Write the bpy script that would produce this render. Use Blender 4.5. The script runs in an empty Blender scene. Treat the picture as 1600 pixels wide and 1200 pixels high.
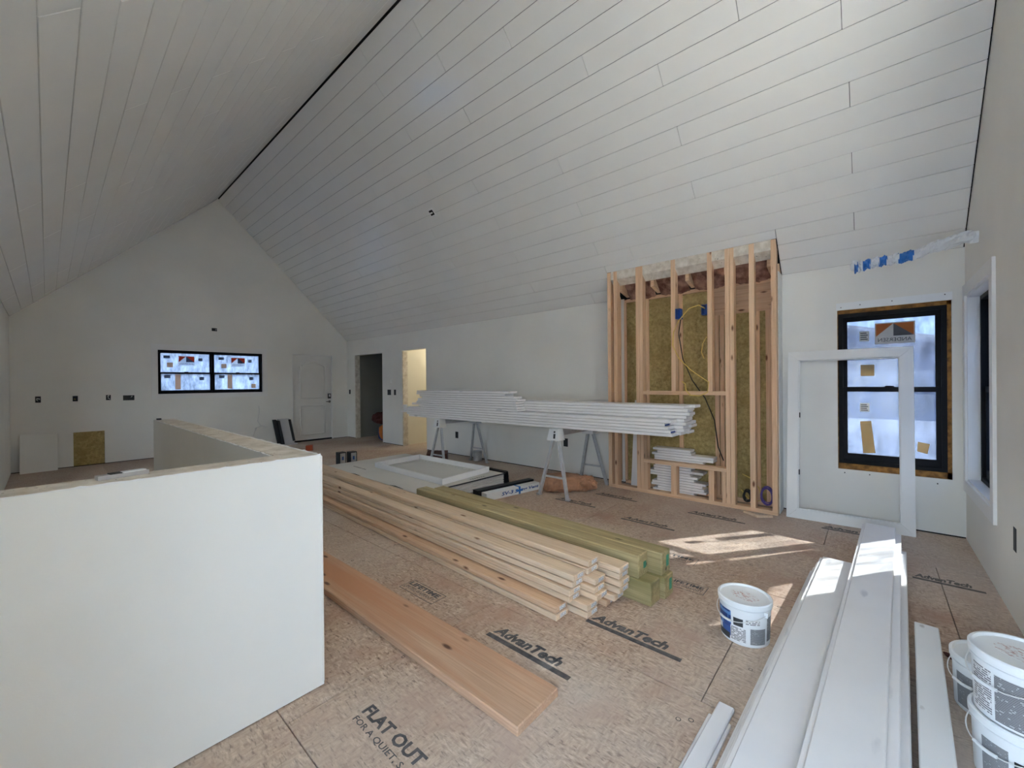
import bpy, math, random
from mathutils import Vector, Matrix, Euler
random.seed(7)
scene = bpy.context.scene
COL = scene.collection

# ------------------------------------------------------------------ camera
YAW, PITCH, ROLL, CAM_Z, FOCAL = 0.8492, -0.0029, -0.0095, 1.3428, 639.07
cy, sy = math.cos(YAW), math.sin(YAW)
F = Vector((sy, cy, 0)); R = Vector((cy, -sy, 0)); U = Vector((0, 0, 1))
F2 = F * math.cos(PITCH) + U * math.sin(PITCH); U2 = U * math.cos(PITCH) - F * math.sin(PITCH)
R3 = R * math.cos(ROLL) + U2 * math.sin(ROLL); U3 = U2 * math.cos(ROLL) - R * math.sin(ROLL)
cam = bpy.data.cameras.new('camera'); cam.sensor_width = 36.0; cam.lens = FOCAL / 1600 * 36.0
cam.clip_start = 0.02; cam.clip_end = 500
camo = bpy.data.objects.new('camera', cam); COL.objects.link(camo)
m3 = Matrix((R3, U3, -F2)).transposed()
camo.matrix_world = Matrix.Translation((0, 0, CAM_Z)) @ m3.to_4x4()
scene.camera = camo

# ------------------------------------------------------------------ light
EXPOSURE = 0.84
SKY = 15.5
SUN = 165.0
SUN_DIR = Vector((-1.43, 0.99, -1.0)).normalized()
world = bpy.data.worlds.new('world'); scene.world = world; world.use_nodes = True
wn = world.node_tree.nodes; wl = world.node_tree.links
tc = wn.new('ShaderNodeTexCoord'); sx = wn.new('ShaderNodeSeparateXYZ'); rp = wn.new('ShaderNodeValToRGB')
wl.new(tc.outputs['Generated'], sx.inputs[0]); wl.new(sx.outputs['Z'], rp.inputs[0])
rp.color_ramp.elements[0].position = 0.0; rp.color_ramp.elements[0].color = (0.74, 0.87, 1.0, 1)
rp.color_ramp.elements[1].position = 0.8; rp.color_ramp.elements[1].color = (0.46, 0.64, 1.0, 1)
wl.new(rp.outputs[0], wn['Background'].inputs['Color']); wn['Background'].inputs['Strength'].default_value = SKY
sun = bpy.data.lights.new('sun', 'SUN'); sun.energy = SUN; sun.angle = math.radians(0.6); sun.color = (1.0, 0.82, 0.58)
suno = bpy.data.objects.new('sun', sun); COL.objects.link(suno)
suno.rotation_euler = SUN_DIR.to_track_quat('-Z', 'Y').to_euler(); suno.location = (12, -9, 10)
def portal(loc, rot, w, h):      # sampling helper for the sky through an opening, gives off no light of its own
    a = bpy.data.lights.new('sky_portal', 'AREA'); a.shape = 'RECTANGLE'; a.size = w; a.size_y = h; a.cycles.is_portal = True
    o = bpy.data.objects.new('sky_portal', a); COL.objects.link(o); o.location = loc; o.rotation_euler = rot
portal((-0.50, -0.01, 1.11), (0, math.radians(-90), 0), 2.15, 1.0)
portal((-0.50, 7.42, 1.6), (0, math.radians(-90), 0), 1.05, .9)
portal((1.9, -0.73, 2.95), (math.radians(90), 0, 0), 1.8, 1.2)
portal((5.17, -0.13, 1.25), (0, math.radians(90), 0), 1.45, .74)
portal((4.48, -0.73, 1.26), (math.radians(90), 0, 0), .9, 1.5)
portal((2.25, 10.2, 1.6), (math.radians(-90), 0, 0), 1.75, .84)
vs = scene.view_settings
vs.view_transform = 'Standard'; vs.look = 'None'; vs.gamma = 1.0; vs.use_curve_mapping = False; vs.exposure = EXPOSURE
scene.cycles.use_denoising = True
scene.cycles.max_bounces = 14; scene.cycles.diffuse_bounces = 8; scene.cycles.transparent_max_bounces = 12
scene.cycles.sample_clamp_indirect = 8.0

# ------------------------------------------------------------------ room numbers (metres)
XS, XL, YF, YN, H = 5.065, -0.385, 10.06, -0.587, 2.44      # side wall, left wall, far gable, near gable, wall height
RX, RZ = 2.34, 5.165                                        # ridge
def roof(x): return RZ - abs(x - RX)

# ------------------------------------------------------------------ materials
MATS = {}
def nodes(name):
    m = bpy.data.materials.new(name); m.use_nodes = True; MATS[name] = m
    nt = m.node_tree; return m, nt, nt.nodes, nt.links, nt.nodes['Principled BSDF']
def rgb(r, g, b):   # sRGB 0-255 -> linear
    f = lambda c: ((c / 255 + 0.055) / 1.055) ** 2.4 if c > 10 else c / 255 / 12.92
    return (f(r), f(g), f(b), 1)
def mixc(n, l, fac, a, b, mode='MIX'):
    x = n.new('ShaderNodeMix'); x.data_type = 'RGBA'; x.blend_type = mode
    if isinstance(fac, (int, float)): x.inputs[0].default_value = fac
    else: l.new(fac, x.inputs[0])
    for k, v in ((6, a), (7, b)):
        if isinstance(v, tuple): x.inputs[k].default_value = v
        else: l.new(v, x.inputs[k])
    return x.outputs[2]
def noise(n, l, vec, scale, detail=3, rough=.55):
    t = n.new('ShaderNodeTexNoise'); t.inputs['Scale'].default_value = scale; t.inputs['Detail'].default_value = detail
    t.inputs['Roughness'].default_value = rough
    if vec is not None: l.new(vec, t.inputs['Vector'])
    return t
def ramp(n, l, src, p0, p1, c0=(0, 0, 0, 1), c1=(1, 1, 1, 1)):
    r = n.new('ShaderNodeValToRGB'); e = r.color_ramp.elements
    e[0].position, e[1].position = p0, p1; e[0].color, e[1].color = c0, c1
    l.new(src, r.inputs[0]); return r.outputs[0]
def mapping(n, l, scale, kind='Object', rot=(0, 0, 0), jitter=True):
    t = n.new('ShaderNodeTexCoord'); mp = n.new('ShaderNodeMapping'); mp.inputs['Scale'].default_value = scale
    mp.inputs['Rotation'].default_value = rot
    if kind == 'World':
        g = n.new('ShaderNodeNewGeometry'); l.new(g.outputs['Position'], mp.inputs[0])
    else:
        l.new(t.outputs[kind], mp.inputs[0])
        if jitter:
            oi = n.new('ShaderNodeObjectInfo'); c = n.new('ShaderNodeMath'); c.operation = 'MULTIPLY'; c.inputs[1].default_value = 37.0
            l.new(oi.outputs['Random'], c.inputs[0]); cb = n.new('ShaderNodeCombineXYZ')
            for i in range(3): l.new(c.outputs[0], cb.inputs[i])
            l.new(cb.outputs[0], mp.inputs['Location'])
    return mp.outputs[0]
def bump(n, l, bs, src, strength, dist=.01):
    b = n.new('ShaderNodeBump'); b.inputs['Strength'].default_value = strength; b.inputs['Distance'].default_value = dist
    l.new(src, b.inputs['Height']); l.new(b.outputs[0], bs.inputs['Normal'])
def plain(name, col, rough=.5, metal=0., spec=.5, var=.0, vs_=4., bmp=0., bs_=80.):
    m, nt, n, l, b = nodes(name)
    b.inputs['Roughness'].default_value = rough; b.inputs['Metallic'].default_value = metal
    b.inputs['Specular IOR Level'].default_value = spec; b.inputs['Base Color'].default_value = col
    v = None
    if var or bmp: v = mapping(n, l, (1, 1, 1))
    if var:
        t = noise(n, l, v, vs_, 5)
        d = tuple(c * (1 - var) for c in col[:3]) + (1,)
        l.new(ramp(n, l, t.outputs[0], .35, .65, d, col), b.inputs['Base Color'])
    if bmp:
        t2 = noise(n, l, v, bs_, 3); bump(n, l, b, t2.outputs[0], bmp, .004)
    return m
def wood(name, c0, c1, knot, rough=.6, stretch=1., knots=True, streak=None, up=False):
    """Grain runs along local Y, or along local Z when up is set."""
    ax = (lambda a, b_: (a, a, b_)) if up else (lambda a, b_: (a, b_, a))
    m, nt, n, l, b = nodes(name)
    v = mapping(n, l, ax(48 * stretch, 1.0))
    t = noise(n, l, v, 1.0, 8, .62)
    col = ramp(n, l, t.outputs[0], .37, .63, c0, c1)
    v2 = mapping(n, l, ax(140, 2.5)); t2 = noise(n, l, v2, 1.0, 4)
    col = mixc(n, l, .45, col, ramp(n, l, t2.outputs[0], .35, .62, tuple(x * .62 for x in c0[:3]) + (1,), c1))
    oi = n.new('ShaderNodeObjectInfo')
    col = mixc(n, l, .3, col, ramp(n, l, oi.outputs['Random'], 0, 1, c0, c1))
    if streak:
        v4 = mapping(n, l, ax(7, .35)); t4 = noise(n, l, v4, 1.0, 3)
        col = mixc(n, l, ramp(n, l, t4.outputs[0], .5, .68), col, streak)
    if knots:
        v3 = mapping(n, l, ax(9, 3.2)); vo = n.new('ShaderNodeTexVoronoi'); vo.inputs['Scale'].default_value = 1.0; l.new(v3, vo.inputs['Vector'])
        col = mixc(n, l, ramp(n, l, vo.outputs['Distance'], .06, .14, (1, 1, 1, 1), (0, 0, 0, 1)), col, knot)
    l.new(col, b.inputs['Base Color']); b.inputs['Roughness'].default_value = rough
    b.inputs['Specular IOR Level'].default_value = .3
    bump(n, l, b, t.outputs[0], .25, .002)
    return m

def wallpaint(name, col, rough=.75):
    m, nt, n, l, b = nodes(name)
    v = mapping(n, l, (1, 1, 1), 'World')
    t = noise(n, l, v, .9, 4); d = tuple(c * .93 for c in col[:3]) + (1,)
    c = ramp(n, l, t.outputs[0], .35, .65, d, col)
    l.new(c, b.inputs['Base Color']); b.inputs['Roughness'].default_value = rough; b.inputs['Specular IOR Level'].default_value = .3
    t2 = noise(n, l, v, 160, 2); bump(n, l, b, t2.outputs[0], .12, .002)
    return m
wallpaint('paint', (.82, .81, .765, 1))
wallpaint('drywall_raw', (.26, .26, .235, 1))  # closet walls: the dimness inside is put into a darker colour
wallpaint('paint_warm', (.78, .75, .65, 1))
plain('ceiling_white', (.83, .825, .795, 1), .20, spec=.5, var=.03, vs_=2)
plain('trim_white', (.80, .80, .785, 1), .45, var=.02, vs_=3)
plain('board_white', (.83, .815, .81, 1), .36, var=.04, vs_=3)
def spots(name, scale, size, col, thr):
    m = MATS[name]; nt = m.node_tree; n, l = nt.nodes, nt.links; b = n['Principled BSDF']; src = b.inputs['Base Color'].links[0].from_socket
    v = mapping(n, l, scale); vo = n.new('ShaderNodeTexVoronoi'); vo.inputs['Scale'].default_value = 1.0; l.new(v, vo.inputs['Vector'])
    t = noise(n, l, v, 3.0, 3); a = n.new('ShaderNodeMath'); a.operation = 'MULTIPLY_ADD'; a.inputs[1].default_value = .25; l.new(t.outputs[0], a.inputs[0]); l.new(vo.outputs['Distance'], a.inputs[2])
    l.new(mixc(n, l, ramp(n, l, a.outputs[0], thr, thr + size, (.7, .7, .7, 1), (0, 0, 0, 1)), src, col), b.inputs['Base Color'])
spots('board_white', (7, 2.2, 7), .06, (.52, .52, .55, 1), .20)
plain('trim_dirty', (.80, .80, .79, 1), .5, var=.02, vs_=3)
spots('trim_dirty', (14, 7, 14), .10, (.40, .36, .33, 1), .22)
plain('door_white', (.74, .73, .70, 1), .45, var=.03)
plain('dark_gap', (.012, .011, .010, 1), .9)
plain('black_frame', (.008, .008, .009, 1), .6, spec=.15)
plain('black_plastic', (.012, .012, .013, 1), .4, bmp=.5, bs_=20)
plain('dark_box', (.015, .016, .018, 1), .6)
plain('grey_plastic', (.45, .45, .46, 1), .5)
plain('ink', (.05, .05, .052, 1), .85)
plain('ink_faint', (.15, .135, .125, 1), .85, var=.5, vs_=30)
plain('ink_floor', (.055, .054, .055, 1), .85, var=-1.0, vs_=28)
plain('ink_blue', (.03, .09, .30, 1), .6)
plain('galvanised', (.56, .57, .58, 1), .45, metal=.45, var=.15, vs_=20)
plain('horse_white', (.70, .71, .72, 1), .45)
plain('chrome', (.6, .6, .6, 1), .25, metal=1)
plain('kraft', rgb(178, 134, 104), .75, var=.35, vs_=9, bmp=.7, bs_=25)
plain('red_box', rgb(92, 50, 38), .7, var=.2, vs_=8)
plain('orange_box', rgb(150, 62, 30), .6)
plain('fabric_red', rgb(84, 34, 28), .9, var=.4, vs_=6, bmp=.8, bs_=30)
plain('tarp_blue', rgb(32, 62, 120), .7, var=.3, vs_=5)
plain('tarp_orange', rgb(205, 120, 50), .7, var=.2, vs_=5)
plain('blue_box', rgb(22, 70, 150), .45)
plain('tape_blue', rgb(40, 110, 190), .55, var=.15, vs_=12)
plain('wire_yellow', rgb(214, 186, 96), .5)
plain('wire_black', (.015, .015, .015, 1), .5)
plain('wire_white', (.7, .7, .68, 1), .5)
plain('wire_purple', rgb(96, 80, 150), .5)
plain('paper_white', (.78, .78, .77, 1), .7)
plain('drywall_face', rgb(214, 211, 204), .8, var=.06, vs_=2)
plain('drywall_core', (.74, .73, .70, 1), .85, var=.1, vs_=12)
plain('pvc', (.80, .82, .83, 1), .38)
plain('lid_white', (.82, .84, .85, 1), .35)
plain('foam', rgb(168, 120, 62), .9, var=.6, vs_=22, bmp=1., bs_=45)
plain('tag_green', rgb(60, 150, 120), .6, var=.3, vs_=60)
plain('snow', (.105, .140, .205, 1), .9, var=.2, vs_=.2)  # plain outside ground, coloured dark and bluish as if in shade
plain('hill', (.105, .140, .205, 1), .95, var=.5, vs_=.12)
wood('pine', rgb(206, 178, 148), rgb(230, 208, 182), rgb(120, 84, 58))
wood('pine_red', rgb(192, 154, 124), rgb(220, 190, 160), rgb(104, 70, 50))
wood('stud', rgb(206, 164, 130), rgb(230, 200, 168), rgb(112, 70, 48))
wood('stud_upright', rgb(206, 164, 130), rgb(232, 202, 170), rgb(112, 70, 48), up=True)
wood('treated', rgb(130, 116, 80), rgb(192, 176, 134), rgb(80, 66, 44), streak=rgb(134, 126, 86))
wood('plank', rgb(168, 134, 108), rgb(196, 164, 138), rgb(92, 62, 48), streak=rgb(178, 132, 102))

# wood-strand subfloor
m, nt, n, l, b = nodes('subfloor')
v = mapping(n, l, (1, 1, 1), 'World')
va = mapping(n, l, (80, 24, 1), 'World', (0, 0, .5)); vb = mapping(n, l, (22, 74, 1), 'World', (0, 0, .25))
na = noise(n, l, va, 1.0, 6, .65); nb = noise(n, l, vb, 1.0, 6, .65)
ca = ramp(n, l, na.outputs[0], .33, .66, rgb(134, 110, 94), rgb(210, 189, 170)); cb_ = ramp(n, l, nb.outputs[0], .33, .66, rgb(148, 123, 106), rgb(198, 177, 158))
sel = noise(n, l, v, 16, 2)
c = mixc(n, l, ramp(n, l, sel.outputs[0], .42, .58), ca, cb_)
vc = mapping(n, l, (95, 26, 1), 'World', (0, 0, -.9)); nc = noise(n, l, vc, 1.0, 3)
c = mixc(n, l, ramp(n, l, nc.outputs[0], .57, .68, (0, 0, 0, 1), (.8, .8, .8, 1)), c, rgb(96, 72, 62))
red = noise(n, l, v, 3.2, 3); c = mixc(n, l, ramp(n, l, red.outputs[0], .5, .75), c, rgb(166, 136, 120))
dust = noise(n, l, v, .75, 5); c = mixc(n, l, ramp(n, l, dust.outputs[0], .40, .66, (0, 0, 0, 1), (.45, .45, .45, 1)), c, rgb(206, 199, 188))
l.new(c, b.inputs['Base Color']); b.inputs['Roughness'].default_value = .72; b.inputs['Specular IOR Level'].default_value = .3
bump(n, l, b, na.outputs[0], .3, .002)
# dusty half-wall top
m, nt, n, l, b = nodes('dusty_plate')
v = mapping(n, l, (1, 1, 1), 'World'); t = noise(n, l, v, 14, 6); c = ramp(n, l, t.outputs[0], .3, .7, rgb(190, 180, 166), rgb(226, 220, 210))
s = noise(n, l, v, 48, 2); c = mixc(n, l, ramp(n, l, s.outputs[0], .69, .72), c, rgb(120, 108, 96))
l.new(c, b.inputs['Base Color']); b.inputs['Roughness'].default_value = .85
# mineral wool
m, nt, n, l, b = nodes('rockwool')
v = mapping(n, l, (1, 1, 1), 'World'); t = noise(n, l, v, 28, 8, .7); c = ramp(n, l, t.outputs[0], .3, .7, rgb(128, 112, 70), rgb(188, 170, 120))
t2 = noise(n, l, v, 5, 3); c = mixc(n, l, ramp(n, l, t2.outputs[0], .5, .75), c, rgb(140, 124, 80)); l.new(c, b.inputs['Base Color'])
b.inputs['Roughness'].default_value = .95; b.inputs['Specular IOR Level'].default_value = .1; bump(n, l, b, t.outputs[0], .7, .006)
# plastic-faced insulation batts
m, nt, n, l, b = nodes('batt')
v = mapping(n, l, (1, 1, 1), 'World'); t = noise(n, l, v, 9, 4); c = ramp(n, l, t.outputs[0], .35, .65, rgb(96, 62, 54), rgb(176, 138, 122)); l.new(c, b.inputs['Base Color'])
b.inputs['Roughness'].default_value = .25; t2 = noise(n, l, v, 22, 3); bump(n, l, b, t2.outputs[0], .8, .01)
# clear plastic wrap
m, nt, n, l, b = nodes('wrap'); b.inputs['Base Color'].default_value = (.72, .74, .76, 1); b.inputs['Roughness'].default_value = .25
v = mapping(n, l, (1, 1, 1)); t = noise(n, l, v, 30, 4); bump(n, l, b, t.outputs[0], .9, .01)
# printed small text: rows along local Z
def printed(name, paper, ink, rows=150, words=60, thr=.47):
    m, nt, n, l, b = nodes(name)
    t = n.new('ShaderNodeTexCoord'); s = n.new('ShaderNodeSeparateXYZ'); l.new(t.outputs['Object'], s.inputs[0])
    f = n.new('ShaderNodeMath'); f.operation = 'MULTIPLY'; f.inputs[1].default_value = rows; l.new(s.outputs['Z'], f.inputs[0])
    g = n.new('ShaderNodeMath'); g.operation = 'FRACT'; l.new(f.outputs[0], g.inputs[0])
    h = n.new('ShaderNodeMath'); h.operation = 'LESS_THAN'; h.inputs[1].default_value = .6; l.new(g.outputs[0], h.inputs[0])
    fl = n.new('ShaderNodeMath'); fl.operation = 'FLOOR'; l.new(f.outputs[0], fl.inputs[0])
    cb = n.new('ShaderNodeCombineXYZ'); l.new(s.outputs['X'], cb.inputs[0]); l.new(s.outputs['Y'], cb.inputs[1]); l.new(fl.outputs[0], cb.inputs[2])
    mp = n.new('ShaderNodeMapping'); mp.inputs['Scale'].default_value = (words, words, 3.7); l.new(cb.outputs[0], mp.inputs[0])
    w = noise(n, l, mp.outputs[0], 1.0, 2); k = n.new('ShaderNodeMath'); k.operation = 'GREATER_THAN'; k.inputs[1].default_value = thr; l.new(w.outputs[0], k.inputs[0])
    a = n.new('ShaderNodeMath'); a.operation = 'MULTIPLY'; l.new(h.outputs[0], a.inputs[0]); l.new(k.outputs[0], a.inputs[1])
    l.new(mixc(n, l, a.outputs[0], paper, ink), b.inputs['Base Color']); b.inputs['Roughness'].default_value = .5
    return m
printed('print_white', (.78, .79, .79, 1), (.18, .18, .19, 1), 130, 110, .43)
printed('print_tag', (.8, .8, .8, 1), (.12, .12, .16, 1), 220, 260, .5)
printed('print_grey', (.32, .33, .34, 1), (.17, .17, .18, 1), 190, 90, .38)
printed('print_dark', (.38, .39, .40, 1), (.09, .09, .10, 1), 190, 90, .38)
printed('print_blue', (.12, .28, .56, 1), (.02, .06, .22, 1), 26, 22, .45)
printed('print_lid', (.80, .81, .82, 1), (.45, .22, .18, 1), 40, 60, .5)
# smudged lid print (flat, uses XY)
m, nt, n, l, b = nodes('lid_print'); v = mapping(n, l, (70, 210, 1)); t = noise(n, l, v, 1.0, 3)
l.new(mixc(n, l, ramp(n, l, t.outputs[0], .56, .62), (.80, .82, .83, 1), rgb(172, 104, 92)), b.inputs['Base Color']); b.inputs['Roughness'].default_value = .4
# window panes: glass under crinkled protective film
def film(name, see, haze, amount, seed):
    m, nt, n, l, b = nodes(name); nt.nodes.remove(b); out = n['Material Output']
    v = mapping(n, l, (1, 1, 1), 'World'); mp = n.new('ShaderNodeMapping'); mp.inputs['Location'].default_value = (seed, seed, seed); mp.inputs['Scale'].default_value = (9, 9, 3.2); l.new(v, mp.inputs[0])
    t = noise(n, l, mp.outputs[0], 1.6, 7, .65)
    fac = ramp(n, l, t.outputs[0], .35, .72, (amount * .55,) * 3 + (1,), (min(1, amount * 1.5),) * 3 + (1,))
    tr = n.new('ShaderNodeBsdfTransparent'); tr.inputs[0].default_value = see
    tl = n.new('ShaderNodeBsdfTranslucent'); tl.inputs[0].default_value = haze
    gl = n.new('ShaderNodeBsdfGlossy'); gl.inputs['Roughness'].default_value = .12; gl.inputs[0].default_value = (.8, .8, .8, 1)
    mx = n.new('ShaderNodeMixShader'); l.new(fac, mx.inputs[0]); l.new(tr.outputs[0], mx.inputs[1]); l.new(tl.outputs[0], mx.inputs[2])
    m2 = n.new('ShaderNodeMixShader'); m2.inputs[0].default_value = .05; l.new(mx.outputs[0], m2.inputs[1]); l.new(gl.outputs[0], m2.inputs[2])
    l.new(m2.outputs[0], out.inputs[0]); return m
film('pane_far', (.08, .095, .11, 1), (.30, .325, .36, 1), .72, 3.1)
film('pane_side', (.25, .285, .34, 1), (.012, .017, .027, 1), .42, 7.7)
film('pane_near', (.25, .285, .34, 1), (.012, .017, .027, 1), .42, 1.3)
def clear(name, col):
    m, nt, n, l, b = nodes(name); nt.nodes.remove(b); tr = n.new('ShaderNodeBsdfTransparent'); tr.inputs[0].default_value = col
    gl = n.new('ShaderNodeBsdfGlossy'); gl.inputs['Roughness'].default_value = .02
    mx = n.new('ShaderNodeMixShader'); mx.inputs[0].default_value = .06; l.new(tr.outputs[0], mx.inputs[1]); l.new(gl.outputs[0], mx.inputs[2]); l.new(mx.outputs[0], n['Material Output'].inputs[0])
clear('pane_clear', (.9, .92, .92, 1))
m, nt, n, l, b = nodes('pane_frosted'); nt.nodes.remove(b); tl = n.new('ShaderNodeBsdfTranslucent'); tl.inputs[0].default_value = (.50, .51, .50, 1)  # diffusing pane for the added gable window
gl = n.new('ShaderNodeBsdfGlossy'); gl.inputs['Roughness'].default_value = .3; mx = n.new('ShaderNodeMixShader'); mx.inputs[0].default_value = .06
l.new(tl.outputs[0], mx.inputs[1]); l.new(gl.outputs[0], mx.inputs[2]); l.new(mx.outputs[0], n['Material Output'].inputs[0])
def paper(name, col, t=.62, k=.62):
    m, nt, n, l, b = nodes(name); b.inputs['Base Color'].default_value = col; b.inputs['Roughness'].default_value = .7
    tl = n.new('ShaderNodeBsdfTranslucent'); tl.inputs[0].default_value = tuple(min(1, x * k) for x in col[:3]) + (1,); mx = n.new('ShaderNodeMixShader'); mx.inputs[0].default_value = t
    l.new(b.outputs[0], mx.inputs[1]); l.new(tl.outputs[0], mx.inputs[2]); l.new(mx.outputs[0], n['Material Output'].inputs[0])
paper('st_white', (.85, .84, .80, 1)); paper('st_orange', rgb(214, 132, 74)); paper('st_rust', rgb(170, 82, 60)); paper('st_grey', rgb(120, 124, 134))
paper('st_tan', rgb(214, 192, 150)); paper('st_brown', rgb(176, 148, 122)); paper('st_dark', rgb(70, 72, 76), .4)
for nm_, c_ in (('white', (.85, .84, .80, 1)), ('rust', rgb(190, 104, 80)), ('grey', rgb(120, 124, 134)), ('brown', rgb(196, 172, 150)), ('dark', rgb(120, 122, 128))): paper('stf_' + nm_, c_, .8, 1.5)

# ------------------------------------------------------------------ geometry helpers
ORG = {}
CACHE = {}
class MB:
    def __init__(s): s.v = []; s.f = []
    def hexa(s, p):            # p: 4 bottom (ccw from above) + 4 top
        k = len(s.v); s.v += [tuple(q) for q in p]
        s.f += [tuple(k + i for i in f) for f in ((3, 2, 1, 0), (4, 5, 6, 7), (0, 1, 5, 4), (1, 2, 6, 5), (2, 3, 7, 6), (3, 0, 4, 7))]; return s
    def box(s, x0, x1, y0, y1, z0, z1):
        return s.hexa([(x0, y0, z0), (x1, y0, z0), (x1, y1, z0), (x0, y1, z0), (x0, y0, z1), (x1, y0, z1), (x1, y1, z1), (x0, y1, z1)])
    def beam(s, a, b, w, t, up=(0, 0, 1), w2=None, t2=None):
        a, b = Vector(a), Vector(b); d = (b - a).normalized(); side = d.cross(Vector(up)).normalized(); n = side.cross(d)
        w2 = w2 or w; t2 = t2 or t
        q = lambda o, W, T: [o - side * W / 2 - n * T / 2, o + side * W / 2 - n * T / 2, o + side * W / 2 + n * T / 2, o - side * W / 2 + n * T / 2]
        return s.hexa(q(b, w2, t2) + q(a, w, t))
    def tube(s, pts, r, seg=8, cap=True):
        pts = [Vector(p) for p in pts]; rs = r if isinstance(r, (list, tuple)) else [r] * len(pts); k0 = len(s.v)
        for i, p in enumerate(pts):
            d = (pts[min(i + 1, len(pts) - 1)] - pts[max(i - 1, 0)]).normalized()
            u = d.cross(Vector((0, 0, 1)) if abs(d.z) < .9 else Vector((1, 0, 0))).normalized(); w = d.cross(u)
            for j in range(seg):
                a = 2 * math.pi * j / seg; s.v.append(tuple(p + (u * math.cos(a) + w * math.sin(a)) * rs[i]))
        for i in range(len(pts) - 1):
            for j in range(seg):
                a = k0 + i * seg + j; b = k0 + i * seg + (j + 1) % seg; s.f.append((a, b, b + seg, a + seg))
        if cap:
            s.f.append(tuple(k0 + j for j in reversed(range(seg)))); e = k0 + (len(pts) - 1) * seg; s.f.append(tuple(e + j for j in range(seg)))
        return s
    def lathe(s, cx, cy_, prof, seg=48, a0=0, a1=2 * math.pi):
        full = abs(a1 - a0 - 2 * math.pi) < 1e-6; n = seg if full else seg + 1; k0 = len(s.v)
        for r, z in prof:
            for j in range(n):
                a = a0 + (a1 - a0) * j / seg; s.v.append((cx + r * math.cos(a), cy_ + r * math.sin(a), z))
        for i in range(len(prof) - 1):
            for j in range(seg):
                p = k0 + i * n + j; q = k0 + i * n + (j + 1) % n; s.f.append((p, q, q + n, p + n))
        return s
    def poly(s, pts, off):      # flat polygon extruded by a vector
        k = len(s.v); n = len(pts); off = Vector(off); s.v += [tuple(Vector(p)) for p in pts] + [tuple(Vector(p) + off) for p in pts]
        s.f.append(tuple(range(k, k + n))); s.f.append(tuple(reversed(range(k + n, k + 2 * n))))
        for i in range(n): j = (i + 1) % n; s.f.append((k + i, k + n + i, k + n + j, k + j))
        return s
    def lump(s, c, size, seed, amp=.12, nu=22, nv=12, power=2.6, rotz=0., jit=0.):
        """crumpled rounded block"""
        rn = random.Random(seed); ph = [(rn.uniform(2, 7), rn.uniform(2, 7), rn.uniform(0, 6.3), rn.uniform(.3, 1)) for _ in range(9)]; k0 = len(s.v)
        sg = lambda x: math.copysign(abs(x) ** (2 / power), x)
        for i in range(nv + 1):
            ph_ = -math.pi / 2 + math.pi * i / nv
            for j in range(nu):
                t = 2 * math.pi * j / nu; d = sum(w * math.sin(round(a) * t + b_ * ph_ + p) for a, b_, p, w in ph) / 4
                r = 1 + amp * d + rn.uniform(-jit, jit); x = sg(math.cos(ph_)) * sg(math.cos(t)) * size[0] / 2 * r; y = sg(math.cos(ph_)) * sg(math.sin(t)) * size[1] / 2 * r; z = sg(math.sin(ph_)) * size[2] / 2 * r
                z = max(z, -size[2] / 2)
                s.v.append((c[0] + x * math.cos(rotz) - y * math.sin(rotz), c[1] + x * math.sin(rotz) + y * math.cos(rotz), c[2] + size[2] / 2 + z))
        for i in range(nv):
            for j in range(nu):
                a = k0 + i * nu + j; b = k0 + i * nu + (j + 1) % nu; s.f.append((a, b, b + nu, a + nu))
        return s
    def build(s, name, mat, parent=None, smooth=False, org=None):
        xs = [v[0] for v in s.v]; ys = [v[1] for v in s.v]; zs = [v[2] for v in s.v]
        o = Vector(org) if org else Vector(((min(xs) + max(xs)) / 2, (min(ys) + max(ys)) / 2, min(zs)))
        me = bpy.data.meshes.new(name); me.from_pydata([tuple(Vector(v) - o) for v in s.v], [], s.f); me.validate(); me.update()
        me.materials.append(MATS[mat])
        if smooth:
            me.polygons.foreach_set('use_smooth', [True] * len(me.polygons)); me.set_sharp_from_angle(angle=math.radians(40))
        return put(name, me, o, parent)
def put(name, me, loc, parent=None, rot=None):
    ob = bpy.data.objects.new(name, me); COL.objects.link(ob); loc = Vector(loc); ORG[ob.name] = loc
    if parent is not None: ob.parent = parent; ob.location = loc - ORG[parent.name]
    else: ob.location = loc
    if rot: ob.rotation_euler = rot
    return ob
def tag(o, label=None, cat=None, group=None, kind=None):
    if label: o['label'] = label
    if cat: o['category'] = cat
    if group: o['group'] = group
    if kind: o['kind'] = kind
    return o
def thing(name, loc, label, cat, group=None): return tag(put(name, None, loc), label, cat, group)
def struct(o, label, cat): return tag(o, label, cat, kind='structure')
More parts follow.
